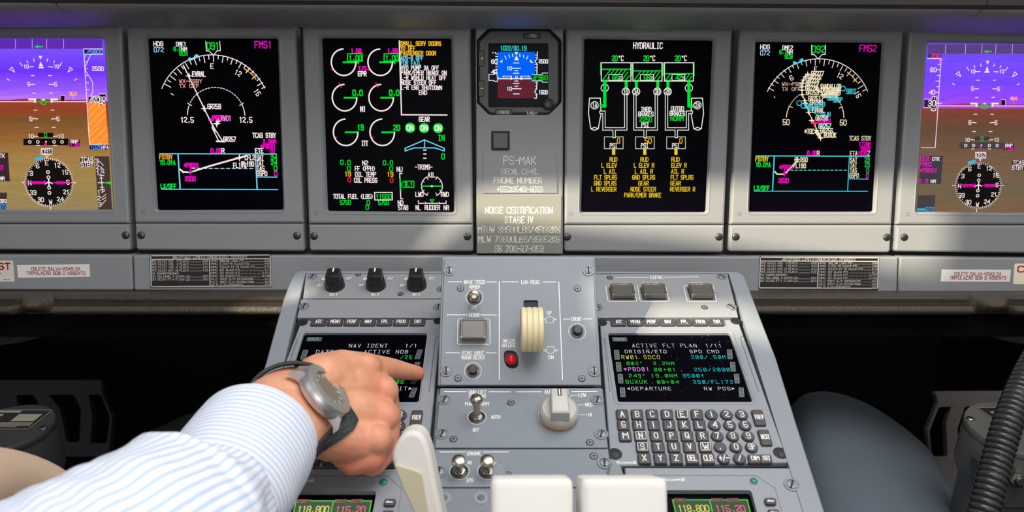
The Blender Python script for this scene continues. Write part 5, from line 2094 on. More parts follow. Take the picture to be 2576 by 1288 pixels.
# ------------------------------------------------------------------ ground lift / autobrake panel and engine panel
def lift():
    K = (1060, 960, .25465)
    fr = MID
    T = thing('brake_panel', 'blue grey panel with autobrake rotary and ground lift dumping toggle', 'control panel', fr)
    m = MB(fr, .0021)
    m.set(*K)
    q = m.ps([(186, 62), (1778, 62), (1842, 652), (136, 652)], .002)
    m.slab(rp(q, .0008), -.008, .002, .0006, BLUE)
    W = WHITE
    for a, b in (((228, 98), (445, 100)), ((670, 100), (882, 101)), ((938, 101), (1182, 100)), ((1488, 98), (1732, 97))):
        m.l([a, b], W, 8)
    for tx, x0, x1, y, h in (('GND LIFT', 471, 638, 102, 34), ('DUMPING', 473, 636, 141, 34), ('MAN', 434, 518, 219, 32), ('ARM', 586, 664, 219, 32), ('AUTO', 692, 780, 349, 34), ('OFF', 510, 568, 476, 34),
                             ('AUTOBRAKE', 1218, 1456, 101, 36), ('LOW', 1552, 1624, 133, 32), ('MED', 1620, 1686, 228, 32), ('HI', 1652, 1684, 326, 32)):
        m.t(tx, x0, x1, y, h, W, 5.5, prop=True, gap=.45)
    m.l([(1542, 133), (1478, 136), (1464, 155)], W, 5)
    m.l([(1602, 228), (1556, 230), (1532, 242)], W, 5)
    m.l([(1636, 326), (1545, 326)], W, 5)
    ring_print(m, 549, 350, 92, 5)
    ring_print(m, 1352, 330, 194, 6)
    m.build('face_plate', T)
    for x, y in ((228, 180), (1738, 182), (205, 518), (1778, 520)):
        m = MB(fr)
        m.set(*K)
        screw(m, *m.p(x, y, .002), .002, .0060, ring=True, ang=1.3)
        m.build('fastener', T)
    for x, y in ((884, 210), (318, 570), (1665, 603)):
        m = MB(fr)
        m.set(*K)
        flush_screw(m, *m.p(x, y, .002), .0021, .0035, ang=.2)
        m.build('screw', T)
    toggle(T, fr, K, 549, 352, .0225, .0055, .06, .0070, .002)
    m = MB(fr)
    m.set(*K)
    u, v = m.p(1356, 345, .002)
    R = .0172
    m.lathe((u, v), [(R * .97, .002), (R * .97, .0040), (R * .9, .0044)], mat('orange_ring', (222, 142, 72), .45), 40)
    m.lathe((u, v), [(R * .96, .004), (R, .0048), (R, .0085), (R * .96, .0115), (R * .84, .0135), (R * .3, .0142)], KNOBGREY, 48)
    a = lambda w0, l0, l1, h: (rp([(u - w0, v - l0), (u + w0, v - l0), (u + w0 * .92, v + l1), (u - w0 * .92, v + l1)], .002, 4), h)
    m.loft([a(.0084, .0150, .0140, .010), a(.0080, .0146, .0138, .019), a(.0078, .0142, .0136, .0228), a(.0068, .0128, .0124, .0240)], KNOBGREY)
    m.seg((u + .0002, v + .0060), (u + .0002, v + .0108), .0034, .0242, DARK)
    m.seg((u + .0002, v + .0054), (u + .0002, v + .0112), .0012, .0243, WHITE)
    m.build('autobrake_knob', T, 'light grey rotary knob with a white pointer line')


lift()


def engine():
    K = (1060, 960, .25465)
    fr = MID.at(1300, 1225)
    T = thing('engine_panel', 'blue grey ENGINE panel with two nickel toggles above the throttles', 'control panel', fr)
    m = MB(fr, .0021)
    m.set(*K)
    m.slab(rp(m.ps([(134, 668), (1846, 664), (1898, 1040), (98, 1040)], .002), .0008), -.008, .002, .0006, BLUE)
    W = WHITE
    m.l([(182, 695), (432, 695)], W, 8)
    m.l([(615, 695), (858, 694)], W, 8)
    for tx, x0, x1, y, h in (('ENGINE', 454, 586, 710, 34), ('N1', 462, 496, 801, 32), ('EPR', 450, 512, 973, 34), ('N1', 706, 740, 812, 32), ('EPR', 726, 786, 973, 34)):
        m.t(tx, x0, x1, y, h, W, 5.5, prop=True, gap=.45)
    ring_print(m, 375, 886, 98, 5)
    ring_print(m, 652, 886, 98, 5)
    m.build('face_plate', T)
    for x in (375, 652):
        toggle(T, fr, K, x, 888, .0150, .0058, -.12, .0072, .002)
    for x, y in ((175, 892), (1808, 805)):
        m = MB(fr)
        m.set(*K)
        screw(m, *m.p(x, y, .002), .002, .0062, ring=True, ang=1.5)
        m.build('fastener', T)
    for x, y in ((852, 925), (1704, 738)):
        m = MB(fr)
        m.set(*K)
        flush_screw(m, *m.p(x, y, .002), .0021, .0036, ang=.2)
        m.build('screw', T)


engine()


def quadrant():
    K = (1060, 960, .25465)
    fr = MID.at(1300, 1290)
    T = thing('quadrant_cover', 'grey throttle quadrant cover at the bottom, behind the white levers', 'cover panel', fr)
    m = MB(fr)
    m.set(*K)
    m.slab(rp(m.ps([(96, 1052), (1900, 1052), (2010, 2300), (-10, 2300)], .001), .0008), -.008, .001, .0006, mat('quadrant_paint', (120, 125, 131), .5, bump=.05, scale=900, var=.03))
    m.build('face_plate', T)
    for x, y in ((225, 1150), (590, 1148), (1400, 1150)):
        m = MB(fr)
        m.set(*K)
        u, v = m.p(x, y, .001)
        m.lathe((u, v), [(.0062, .001), (.006, .0014)], FRAME, 24)
        flush_screw(m, u, v, .0014, .0026)
        m.build('screw', T)


quadrant()
m = MB(MID)
m.set(1060, 960, .25465)
m.slab(rp(m.ps([(152, 8), (1800, 8), (2020, 2300), (-20, 2300)], -.001), .001), -.016, -.001, .0008, FRAME)
for a, b in (((172, 20), (95, 1040)), ((1790, 20), (1915, 1040))):
    pass
m.build('center_rail', CON)


# ================================================================== throttle and speed brake levers
def solid(m, sections, material, smooth=True, cap=True):
    m.loft(sections, material, cap0=cap, cap1=cap, smooth=smooth)


def rsec(c, X, Y, w, h, r, n=5):
    """rounded rectangle section about c in the X, Y directions"""
    return [c + X * a + Y * b for a, b in rp(box2(-w, -h, w, h), r, n)]


def throttle(x0, x1, ytop, label, stemx):
    d = 0.46
    c = at((x0 + x1) / 2, ytop, d)
    hw = (x1 - x0) / 2 / F * d
    T = thing('throttle_lever', label, 'throttle lever', c - Vector((0, 0, .10)), 'throttle levers')
    o = c - Vector((0, 0, .10))
    X, Y, Z = Vector((1, 0, 0)), Vector((0, cos(.33), -sin(.33))), Vector((0, sin(.33), cos(.33)))
    m = MB()
    k = c - o
    secs = []
    for h, s in ((-.075, .94), (-.05, .97), (-.006, 1.0), (-.0022, .985), (-.0006, .95), (0, .90)):
        secs.append(rsec(k + Z * h + Y * .018, X, Y, hw * s, .021 * s, .006))
    solid(m, secs, IVORY)
    # thin parting line on the grip's face
    m.build('grip', T)
    m = MB()
    solid(m, [rsec(k + Z * h + Y * .02, X, Y, .012, .008, .002) for h in (-.12, -.07)], FRAME, smooth=False)
    m.build('lever_arm', T)
    m = MB()
    b = at(stemx, ytop - 26, d + .035) - o
    solid(m, [rsec(b + Z * h, X, Y, w, .005, .0014) for h, w in ((-.05, .0052), (-.003, .0048), (.0015, .0036), (.003, .002))], FRAME)
    m.build('reverser_trigger', T)
    return T


throttle(1229, 1446, 1204, 'left ivory throttle lever grip at the bottom centre', 1254)
throttle(1455, 1683, 1204, 'right ivory throttle lever grip at the bottom centre', 1546)


def speed_lever():
    d = 0.50
    pts = [(1010, 1092), (1040, 1083), (1066, 1096), (1082, 1140), (1093, 1200), (1112, 1290), (1140, 1420), (1090, 1420), (1040, 1290), (1003, 1210), (984, 1158), (990, 1128)]
    base = at(1090, 1420, d)
    T = thing('speedbrake_lever', 'worn ivory blade shaped lever left of the throttles', 'lever', base)
    fr = Fr(base, UP, -_fw)
    m = MB(fr)
    lp = rp(m.ps(pts, .0), .008, 4)
    m.loft([(off(lp, .003), -.026), (lp, -.023), (lp, -.003), (off(lp, .0012), -.0008), (off(lp, .003), 0)], mat('worn_ivory', (226, 220, 210), .45, bump=.1, scale=250, var=.05), cap0=True)
    o = m.build('lever_blade', T)
    m = MB(fr)
    lp2 = rp(m.ps([(992, 1166), (1062, 1188), (1072, 1250), (1100, 1410), (1092, 1410), (1044, 1290), (1010, 1215)], .0), .003, 3)
    m.slab(lp2, -.001, .0012, .0006, mat('beige_inlay', (198, 186, 158), .5))
    m.build('side_inlay', T)
    T.matrix_world = fr.M()


speed_lever()

# ================================================================== footwell: pedals, column heads, conduit, shrouds
PEDAL = bpy.data.materials.new('studded_black')
PEDAL.use_nodes = True
_nt = PEDAL.node_tree
_b = _nt.nodes['Principled BSDF']
_b.inputs['Base Color'].default_value = rgb((112, 106, 103))
_b.inputs['Roughness'].default_value = 0.6
_tc = _nt.nodes.new('ShaderNodeTexCoord')
_vo = _nt.nodes.new('ShaderNodeTexVoronoi')
_vo.inputs['Scale'].default_value = 230
_vo.inputs['Randomness'].default_value = 0.0
_bp = _nt.nodes.new('ShaderNodeBump')
_bp.inputs['Strength'].default_value = 0.8
_bp.inputs['Distance'].default_value = 0.002
_bp.invert = True
_nt.links.new(_tc.outputs['Object'], _vo.inputs['Vector'])
_nt.links.new(_vo.outputs['Distance'], _bp.inputs['Height'])
_nt.links.new(_bp.outputs['Normal'], _b.inputs['Normal'])


def pedal(label, pts, holes, d, material):
    base = at(pts[-1][0], max(p[1] for p in pts), d)
    fr = Fr(base, (0, .35, .94), (0, -.94, .35))
    T = thing('rudder_pedal', label, 'rudder pedal', fr, 'rudder pedals in the footwells')
    m = MB(fr)
    m.cutslab(rp(m.ps(pts), .004, 3), [rp(m.ps(h), .004, 3) for h in holes], -.012, 0, .0015, material)
    m.build('tread_plate', T)
    m = MB(fr)
    a = m.p(sum(p[0] for p in pts) / len(pts), max(p[1] for p in pts) - 10)
    m.slab(box2(a[0] - .05, a[1] - .3, a[0] + .05, a[1]), -.03, -.012, .002, BLK)
    m.build('pedal_arm', T)


pedal('studded metal rudder pedal behind the conduit in the right footwell', [(2350, 984), (2600, 982), (2620, 1250), (2395, 1250), (2345, 1170), (2332, 1080), (2360, 1010)],
      [[(2362, 1024), (2394, 1022), (2380, 1062), (2384, 1148), (2342, 1148), (2338, 1084)], [(2428, 1022), (2560, 1022), (2560, 1148), (2416, 1148), (2408, 1080)]], 1.22, PEDAL)
pedal('dark rudder pedal in the left footwell behind the black column head', [(-150, 955), (252, 955), (256, 992), (282, 1050), (274, 1150), (-150, 1150)],
      [[(222, 993), (254, 993), (276, 1050), (268, 1115), (226, 1115), (232, 1050)], [(122, 993), (186, 993), (204, 1030), (200, 1112), (168, 1112), (150, 1030)], [(40, 993), (84, 993), (98, 1016), (90, 1060), (50, 1060)]], 1.22, mat('pedal_black', (42, 42, 46), .6))

PLT = mat('data_plate', (168, 160, 146), .4, metal=.3)
HOUS = mat('black_housing_paint', (54, 54, 54), .38, bump=.08, scale=500)
HOUS_LIT = mat('sunlit_housing_paint', (92, 90, 86), .38, bump=.08, scale=500)  # lighter copy of the housing paint, sunlight put into its colour


def column_head(label, ex, ey, rx, d, plate_px, lines, side, paint):
    """drum shaped head of a control column with a data plate on its lid"""
    c = at(ex, ey, d)
    R = rx / F * d
    tilt = .12
    Z = Vector((0, -sin(tilt) * 2.2, 1)).normalized()
    fr = Fr(c, Vector((0, 1, 0)) - Z * Z.y, Z)
    T = thing('control_column', label, 'control column', fr, 'control column heads')
    m = MB(fr)
    m.lathe((0, 0), [(R * .80, -.17), (R * .84, -.075), (R * .97, -.06), (R, -.055), (R, -.012), (R * .985, -.010), (R * .985, -.008), (R, -.007), (R, -.002), (R * .975, 0)], paint, 64)
    m.build('drum', T)
    m = MB(fr, .0009)
    q = m.ps(plate_px, .0006)
    m.slab(rp(q, .001), 0, .0006, .0002, mat('plate_black', (40, 38, 36), .35))
    lp = rp(q, .001, 2)
    for a, b in zip(lp, lp[1:] + lp[:1]):
        m.seg(a, b, .0009, .0009, PLT)
    tl, tr, br, bl = [Vector(p) for p in plate_px]
    def P(u, v):
        a = tl * (1 - u) + tr * u
        b = bl * (1 - u) + br * u
        return tuple(a * (1 - v) + b * v)
    for v0, v1, u0, u1 in lines:
        m.poly([P(u0, v0), P(u1, v0), P(u1, v1), P(u0, v1)], PLT)
    m.build('data_plate', T)
    for a in side:
        m = MB(fr)
        screw(m, R * .88 * cos(a), R * .88 * sin(a), 0, .0042, STEEL, ang=a)
        m.build('screw', T)
    return T


rows = [(.02, .12, .02, .60), (.20, .30, .10, .42), (.34, .44, .10, .42), (.20, .58, .62, .93), (.64, .70, .03, .95), (.74, .80, .03, .95), (.84, .88, .06, .80)]
column_head('black drum shaped column head with data plate, above the beige knee', 24, 1072, 104, .80, [(-55, 1032), (132, 1032), (72, 1080), (-120, 1080)], rows, (-.1, 2.6), HOUS)
column_head('black drum shaped column head with data plate behind the coiled conduit', 2562, 1076, 126, .84, [(2458, 1026), (2640, 1026), (2690, 1092), (2522, 1068)], rows[1:3] + rows[4:6], (2.75, .4), HOUS_LIT)


def conduit():
    pts = [(2790, 745, .86), (2730, 775, .78), (2660, 830, .71), (2606, 905, .68), (2570, 975, .66), (2537, 1060, .64), (2510, 1150, .625), (2486, 1240, .61), (2464, 1330, .60), (2444, 1420, .60)]
    P = [at(*p) for p in pts]
    # smooth centre line
    line = []
    for i in range(len(P) - 1):
        p0, p1, p2, p3 = P[max(i - 1, 0)], P[i], P[i + 1], P[min(i + 2, len(P) - 1)]
        for k in range(90):
            t = k / 90
            line.append(.5 * ((2 * p1) + (p2 - p0) * t + (2 * p0 - 5 * p1 + 4 * p2 - p3) * t * t + (3 * p1 - p0 - 3 * p2 + p3) * t ** 3))
    o = P[-1].copy()
    m = MB()
    s = 0.0
    secs = []
    R = .0122
    pit = .0054
    for i, q in enumerate(line):
        tng = (line[min(i + 1, len(line) - 1)] - line[max(i - 1, 0)]).normalized()
        X = tng.cross(Vector((0, 1, .2))).normalized()
        Y = tng.cross(X)
        if i:
            s += (q - line[i - 1]).length
        r = R - .0024 * (1 - abs(sin(pi * s / pit)) ** .55)
        secs.append([q - o + X * (r * cos(2 * pi * k / 28)) + Y * (r * sin(2 * pi * k / 28)) for k in range(28)])
    m.loft(secs, mat('conduit_rubber', (50, 51, 52), .27), cap0=True, cap1=True, smooth=True)
    ob = m.build('conduit', angle=80)
    ob.location = o
    tag(ob, 'thick corrugated black conduit rising at the right edge', 'conduit')


conduit()


def bracket():
    """hinge block and bolt under the right column head"""
    fr = Fr(at(2520, 1240, .80), (0, 0, 1), (0, -1, 0))
    T = thing('column_bracket', 'dark metal bracket with a hex bolt under the right column head', 'bracket', fr)
    m = MB(fr)
    m.slab(rp(m.ps([(2462, 1158), (2640, 1158), (2640, 1282), (2530, 1284), (2462, 1225)]), .004), -.014, 0, .003, HOUS)
    m.build('block', T)
    m = MB(fr)
    u, v = m.p(2560, 1208, .005)
    m.slab([(u + .009 * cos(i * pi / 3), v + .009 * sin(i * pi / 3)) for i in range(6)], 0, .007, .001, STEEL)
    m.lathe((u, v), [(.005, .007), (.005, .010), (.004, .0108)], DSTEEL, 18)
    m.build('hex_bolt', T)


bracket()
SHR = mat('shroud_paint', (98, 108, 116), .55, bump=.04, scale=300)


def smooth_line(pts, k=5):
    out = []
    for i in range(len(pts) - 1):
        p0, p1, p2, p3 = [Vector(pts[min(max(j, 0), len(pts) - 1)]) for j in (i - 1, i, i + 1, i + 2)]
        for s in range(k):
            t = s / k
            out.append(tuple(.5 * ((2 * p1) + (p2 - p0) * t + (2 * p0 - 5 * p1 + 4 * p2 - p3) * t * t + (3 * p1 - p0 - 3 * p2 + p3) * t ** 3)))
    return out + [pts[-1]]


def shroud(label, back_pts, d0, front_pts, d1, material):
    n = 12
    back_pts, front_pts = smooth_line(back_pts), smooth_line(front_pts)
    secs = []
    for k in range(n + 1):
        t = k / n
        d = d0 + (d1 - d0) * t
        sec = []
        for (x0, y0), (x1, y1) in zip(back_pts, front_pts):
            a, b = at(x0, y0, d0), at(x1, y1, d1)
            q = a * (1 - t) + b * t
            sec.append(q)
        secs.append(sec)
    lo = min(q.z for s_ in secs for q in s_) - .05
    o = Vector((secs[0][0].x, secs[0][0].y, lo))
    full = []
    for s_ in secs:
        full.append([Vector((s_[0].x, s_[0].y, lo)) - o] + [q - o for q in s_] + [Vector((s_[-1].x, s_[-1].y, lo)) - o])
    m = MB()
    m.loft(full, material, cap0=True, cap1=True, smooth=True)
    ob = m.build('footwell_shroud', angle=40)
    ob.location = o
    tag(ob, label, 'shroud', 'smooth shrouds beside the console')


shroud('smooth blue grey rounded shroud in the right footwell beside the console', [(1960, 1060), (2012, 1000), (2060, 985), (2120, 992), (2190, 1020), (2260, 1065), (2310, 1105), (2345, 1140), (2368, 1180)], 1.12,
       [(2010, 1420), (2080, 1330), (2150, 1300), (2230, 1300), (2310, 1320), (2380, 1350), (2440, 1385), (2480, 1420), (2510, 1460)], .80, SHR)
shroud('dark rounded shroud in the left footwell above the sleeve', [(640, 1100), (590, 1050), (540, 1030), (480, 1040), (420, 1066), (360, 1092), (320, 1120), (290, 1150), (270, 1180)], 1.12,
       [(600, 1420), (540, 1330), (480, 1300), (400, 1300), (330, 1320), (260, 1350), (200, 1385), (160, 1420), (130, 1460)], .85, mat('dark_shroud_paint', (52, 54, 58), .55))


def yoke_boot():
    for x0, label, s in ((-60, 'dark curved glove box under the rail in the left footwell', 1), (2650, 'dark curved glove box under the rail in the right footwell', -1)):
        c = at(x0, 815, .96)
        m = MB()
        secs = []
        for k in range(9):
            a = k / 8
            secs.append([Vector((s * .115 * a * 1.0, .16 * t, -.028 * (1 - a ** 2.4) * 1.0)) for t in (0, 1)] + [Vector((s * .115 * a, .16, .03)), Vector((s * .115 * a, 0, .03))])
        m.loft(secs, mat('dark_liner', (40, 34, 34), .7), cap0=True, cap1=True)
        ob = m.build('under_panel_box')
        ob.location = c
        tag(ob, label, 'panel box')


yoke_boot()

# ================================================================== the pilot: hand, sleeve, knee
SKIN = bpy.data.materials.new('skin')
SKIN.use_nodes = True
_nt = SKIN.node_tree
_b = _nt.nodes['Principled BSDF']
_b.inputs['Roughness'].default_value = 0.5
_b.inputs['Specular IOR Level'].default_value = 0.35
_b.inputs['Subsurface Weight'].default_value = 0.18
_b.inputs['Subsurface Radius'].default_value = (0.010, 0.004, 0.002)
_b.inputs['Subsurface Scale'].default_value = 1.0
_tc = _nt.nodes.new('ShaderNodeTexCoord')
_n1 = _nt.nodes.new('ShaderNodeTexNoise')
_n1.inputs['Scale'].default_value = 45
_n1.inputs['Detail'].default_value = 5
_cr = _nt.nodes.new('ShaderNodeValToRGB')
_cr.color_ramp.elements[0].position = .3
_cr.color_ramp.elements[0].color = rgb((212, 142, 110))
_cr.color_ramp.elements[1].position = .72
_cr.color_ramp.elements[1].color = rgb((230, 172, 138))
_at = _nt.nodes.new('ShaderNodeAttribute')
_at.attribute_name = 'flush'
_mx = _nt.nodes.new('ShaderNodeMix')
_mx.data_type = 'RGBA'
_mx.inputs[7].default_value = rgb((222, 118, 98))
_n2 = _nt.nodes.new('ShaderNodeTexNoise')
_n2.inputs['Scale'].default_value = 420
_bp = _nt.nodes.new('ShaderNodeBump')
_bp.inputs['Strength'].default_value = 0.25
_bp.inputs['Distance'].default_value = 0.0008
for a, b in ((_tc.outputs['Object'], _n1.inputs['Vector']), (_tc.outputs['Object'], _n2.inputs['Vector']), (_n1.outputs['Fac'], _cr.inputs['Fac']), (_cr.outputs['Color'], _mx.inputs[6]), (_at.outputs['Fac'], _mx.inputs[0]), (_mx.outputs[2], _b.inputs['Base Color']),
             (_n2.outputs['Fac'], _bp.inputs['Height']), (_bp.outputs['Normal'], _b.inputs['Normal'])):
    _nt.links.new(a, b)


def capsule(m, a, b, ra, rb, n=16, flat=None):
    """rounded tapering bone-and-flesh segment"""
    ax = (b - a)
    L = ax.length
    Z = ax / L if L > 1e-6 else Vector((0, 0, 1))
    X = Z.cross(Vector((.3, .2, 1))).normalized()
    Y = Z.cross(X)
    secs = []
    for k in range(1, 6):
        t = -pi / 2 + k * pi / 2 / 6
        secs.append((a + Z * (ra * sin(t)), ra * cos(t)))
    for k in range(0, 7):
        t = k / 6
        secs.append((a + ax * t, ra + (rb - ra) * t))
    for k in range(1, 6):
        t = k * pi / 2 / 6
        secs.append((b + Z * (rb * sin(t)), rb * cos(t)))
    m.loft([[c + X * (r * cos(2 * pi * i / n)) + Y * (r * sin(2 * pi * i / n)) for i in range(n)] for c, r in secs], SKIN, cap0=True, cap1=True)


def chain(m, pts):
    for p, q in zip(pts, pts[1:]):
        capsule(m, at(*p[:3]), at(*q[:3]), p[3], q[3])


def oval(m, secs):
    """closed tube through sections (centre, a, b)"""
    m.loft([[c + a * cos(2 * pi * i / 28) + b * sin(2 * pi * i / 28) for i in range(28)] for c, a, b in secs], SKIN, cap0=True, cap1=True)


def wrist_sec(s, cx, cy, d):
    c = at(cx, cy, d)
    a = (at(cx + 122, cy + 22, d + .007) - c) * s
    b = (at(cx + 22, cy - 106, d + .012) - c) * s
    return c, a, b


hand = MB()
oval(hand, [wrist_sec(.80, 590, 1190, .47), wrist_sec(1.06, 660, 1100, .53), wrist_sec(1.0, 705, 1055, .557), wrist_sec(.96, 745, 1025, .576), wrist_sec(.90, 800, 1022, .592), wrist_sec(.72, 850, 1025, .600)])
# back of the hand: four metacarpal rays and a palm heel
for pts in ([(805, 955, .60, .021), (860, 935, .622, .0185), (918, 930, .640, .0150)],
            [(805, 985, .597, .021), (890, 975, .620, .0190), (956, 985, .636, .0155)],
            [(805, 1035, .588, .021), (890, 1040, .602, .0190), (962, 1052, .614, .0155)],
            [(800, 1085, .578, .021), (870, 1105, .586, .0190), (942, 1112, .594, .0152)],
            [(800, 1000, .608, .022), (880, 1010, .626, .020), (940, 1030, .636, .016)],
            [(800, 1060, .592, .020), (880, 1085, .602, .018)]):
    chain(hand, pts)
dS = CDU.w(*CDU.p(1056, 940)).y - CAM.y
# index finger pointing at the keys
chain(hand, [(918, 930, .640, .0148), (985, 928, dS - .040, .0098), (1020, 934, dS - .022, .0082), (1050, 939, dS - .0085, .0070)])
# middle, ring and little finger curled under
chain(hand, [(956, 985, .636, .0155), (975, 1048, .640, .0115), (965, 1105, .618, .0100), (930, 1090, .614, .0090)])
chain(hand, [(962, 1052, .614, .0155), (966, 1128, .606, .0122), (938, 1164, .594, .0108), (906, 1150, .592, .0096)])
chain(hand, [(942, 1112, .594, .0150), (934, 1150, .588, .0115), (886, 1164, .586, .0104), (856, 1142, .584, .0094)])
# knuckles
for x, y, dd in ((922, 924, .634), (965, 984, .629), (967, 1048, .607), (947, 1106, .588)):
    capsule(hand, at(x, y, dd), at(x + 2, y + 1, dd + .004), .0125, .0125)
# thumb tucked below the index
chain(hand, [(815, 975, .610, .0185), (865, 965, .640, .0150), (915, 975, .662, .0115), (950, 990, .668, .0092)])
raw = hand.build('person')
md = raw.modifiers.new('skin_union', 'REMESH')
md.mode = 'VOXEL'
md.voxel_size = .0016
md.use_smooth_shade = True
sm = raw.modifiers.new('soften', 'SMOOTH')
sm.factor = .5
sm.iterations = 5
bpy.context.view_layer.update()
dg = bpy.context.evaluated_depsgraph_get()
hm = bpy.data.meshes.new_from_object(raw.evaluated_get(dg))
raw.modifiers.clear()
hm.materials.clear()
hm.materials.append(SKIN)
for p_ in hm.polygons:
    p_.use_smooth = True
    p_.material_index = 0
old = raw.data
raw.data = hm
bpy.data.meshes.remove(old)
hm.name = 'person'
# redder skin over the knuckles, the fingertip and the curled fingers
flush = hm.attributes.new('flush', 'FLOAT', 'POINT')
spots = [(at(1052, 939, dS - .009), .022, .75), (at(1010, 932, dS - .03), .022, .35), (at(930, 1168, .585), .030, .75), (at(880, 1165, .58), .028, .7), (at(985, 1120, .60), .028, .45), (at(965, 984, .615), .018, .35), (at(967, 1048, .595), .018, .35), (at(947, 1106, .575), .018, .3)]
vals = []
for v in hm.vertices:
    f = 0.0
    for c, r, s in spots:
        k = max(0.0, 1 - (v.co - c).length / r)
        f = max(f, s * k * k * (3 - 2 * k))
    vals.append(f)
flush.data.foreach_set('value', vals)
PERSON = raw
tag(PERSON, 'person in a blue striped shirt and beige trousers pointing at the left keyboard unit', 'person')

SHIRT = bpy.data.materials.new('striped_cotton')
SHIRT.use_nodes = True
_nt = SHIRT.node_tree
_b = _nt.nodes['Principled BSDF']
_b.inputs['Roughness'].default_value = 0.85
_b.inputs['Specular IOR Level'].default_value = 0.2
_uv = _nt.nodes.new('ShaderNodeUVMap')
_uv.uv_map = 'UVMap'
_sp = _nt.nodes.new('ShaderNodeSeparateXYZ')
_m1 = _nt.nodes.new('ShaderNodeMath')
_m1.operation = 'FRACT'
_cr = _nt.nodes.new('ShaderNodeValToRGB')
e = _cr.color_ramp.elements
e[0].position, e[0].color = 0.0, rgb((240, 241, 246))
e[1].position, e[1].color = 1.0, rgb((240, 241, 246))
for ps, c in ((.46, (228, 230, 236)), (.54, (184, 202, 230)), (.76, (194, 213, 242)), (.84, (228, 230, 236))):
    k = e.new(ps)
    k.color = rgb(c)
for a, b in ((_uv.outputs[0], _sp.inputs[0]), (_sp.outputs['X'], _m1.inputs[0]), (_m1.outputs[0], _cr.inputs['Fac']), (_cr.outputs['Color'], _b.inputs['Base Color'])):
    _nt.links.new(a, b)


def tube(name, stations, parent, material, stripes_along, wr, period, closed_inner=True, n=72, label=None, seed=0):
    """cloth tube through stations (x, y, d, radius) with soft folds; stripes follow it or go round it"""
    P = [at(*s[:3]) for s in stations]
    R = [s[3] for s in stations]
    m = MB()
    secs = []
    L = 0
    K = 14
    rings = []
    for i in range(len(P) - 1):
        p0, p1, p2, p3 = P[max(i - 1, 0)], P[i], P[i + 1], P[min(i + 2, len(P) - 1)]
        for k in range(K + (1 if i == len(P) - 2 else 0)):
            t = k / K
            q = .5 * ((2 * p1) + (p2 - p0) * t + (2 * p0 - 5 * p1 + 4 * p2 - p3) * t * t + (3 * p1 - p0 - 3 * p2 + p3) * t ** 3)
            s = t * t * (3 - 2 * t)
            rings.append((q, R[i] * (1 - s) + R[i + 1] * s))
    prev = None
    for i, (q, r) in enumerate(rings):
        tn = (rings[min(i + 1, len(rings) - 1)][0] - rings[max(i - 1, 0)][0]).normalized()
        X = tn.cross(Vector((0, 0, 1))).normalized()
        Y = X.cross(tn)
        if prev is not None:
            L += (q - prev).length
        prev = q
        sec = []
        for k in range(n):
            a = 2 * pi * k / n
            w = wr * (noise.noise(Vector((cos(a) * 1.6 + seed, sin(a) * 1.6, L * 38))) + .6 * noise.noise(Vector((cos(a) * 3 + seed, sin(a) * 3 + 5, L * 70))))
            v = q + (X * cos(a) + Y * sin(a)) * (r * (1 + w))
            sec.append(v)
            m.uv[len(m.v) + len(secs) * 0 + k + len(secs) * n] = ((k / n * 2 * pi * .048 / period if stripes_along else L / period) + (.12 * noise.noise(v * 40) if stripes_along else 0), L)
        secs.append(sec)
    # hem: turn the front edge inward
    q, r = rings[0]
    tn = (rings[1][0] - rings[0][0]).normalized()
    hem1 = [v + tn * .0006 - (v - q).normalized() * .0014 for v in secs[0]]
    hem2 = [v + tn * .022 - (v - q).normalized() * .0022 for v in secs[0]]
    base = [hem2, hem1]
    uv = {}
    for j in range(2):
        for k in range(n):
            uv[j * n + k] = m.uv[k]
    for i in range(len(secs)):
        for k in range(n):
            uv[(i + 2) * n + k] = m.uv[i * n + k]
    m.uv = uv
    m.loft(base + secs, material, cap0=False, cap1=False, smooth=True)
    o = m.build(name, parent, label, angle=80)
    return o


slv = tube('shirt_sleeve', [(532, 1278, .468, .0405), (515, 1296, .458, .0475), (450, 1345, .435, .0610), (345, 1410, .405, .0630), (120, 1560, .36, .0630), (-200, 1760, .31, .062)], PERSON, SHIRT, True, .075, .0048, seed=3)
tube('cuff', [(642, 1108, .540, .0448), (622, 1142, .522, .0452), (578, 1210, .492, .0452), (530, 1285, .462, .0432)], slv, SHIRT, False, .012, .0046, label='cuff with stripes running round it')
# beige trouser knee
m = MB()
KH = mat('beige_trousers', (214, 184, 156), .85, bump=.15, scale=900)
kp = [at(-330, 1330, .40), at(-160, 1262, .47), at(-40, 1228, .53), at(78, 1238, .57), at(155, 1268, .585), at(170, 1340, .58)]
kr = [.036, .034, .031, .027, .024, .026]
secs = []
for i, (q, r) in enumerate(zip(kp, kr)):
    tn = (kp[min(i + 1, 5)] - kp[max(i - 1, 0)]).normalized()
    X = tn.cross(Vector((0, 0, 1))).normalized()
    Y = X.cross(tn)
    secs.append([q + (X * cos(2 * pi * k / 32) + Y * sin(2 * pi * k / 32)) * r for k in range(32)])
m.loft(secs, KH, cap0=True, cap1=True, smooth=True)
tr = m.build('trouser_leg', PERSON, 'beige trousers over a bent knee', angle=80)
ss = tr.modifiers.new('round', 'SUBSURF')
ss.levels = ss.render_levels = 2


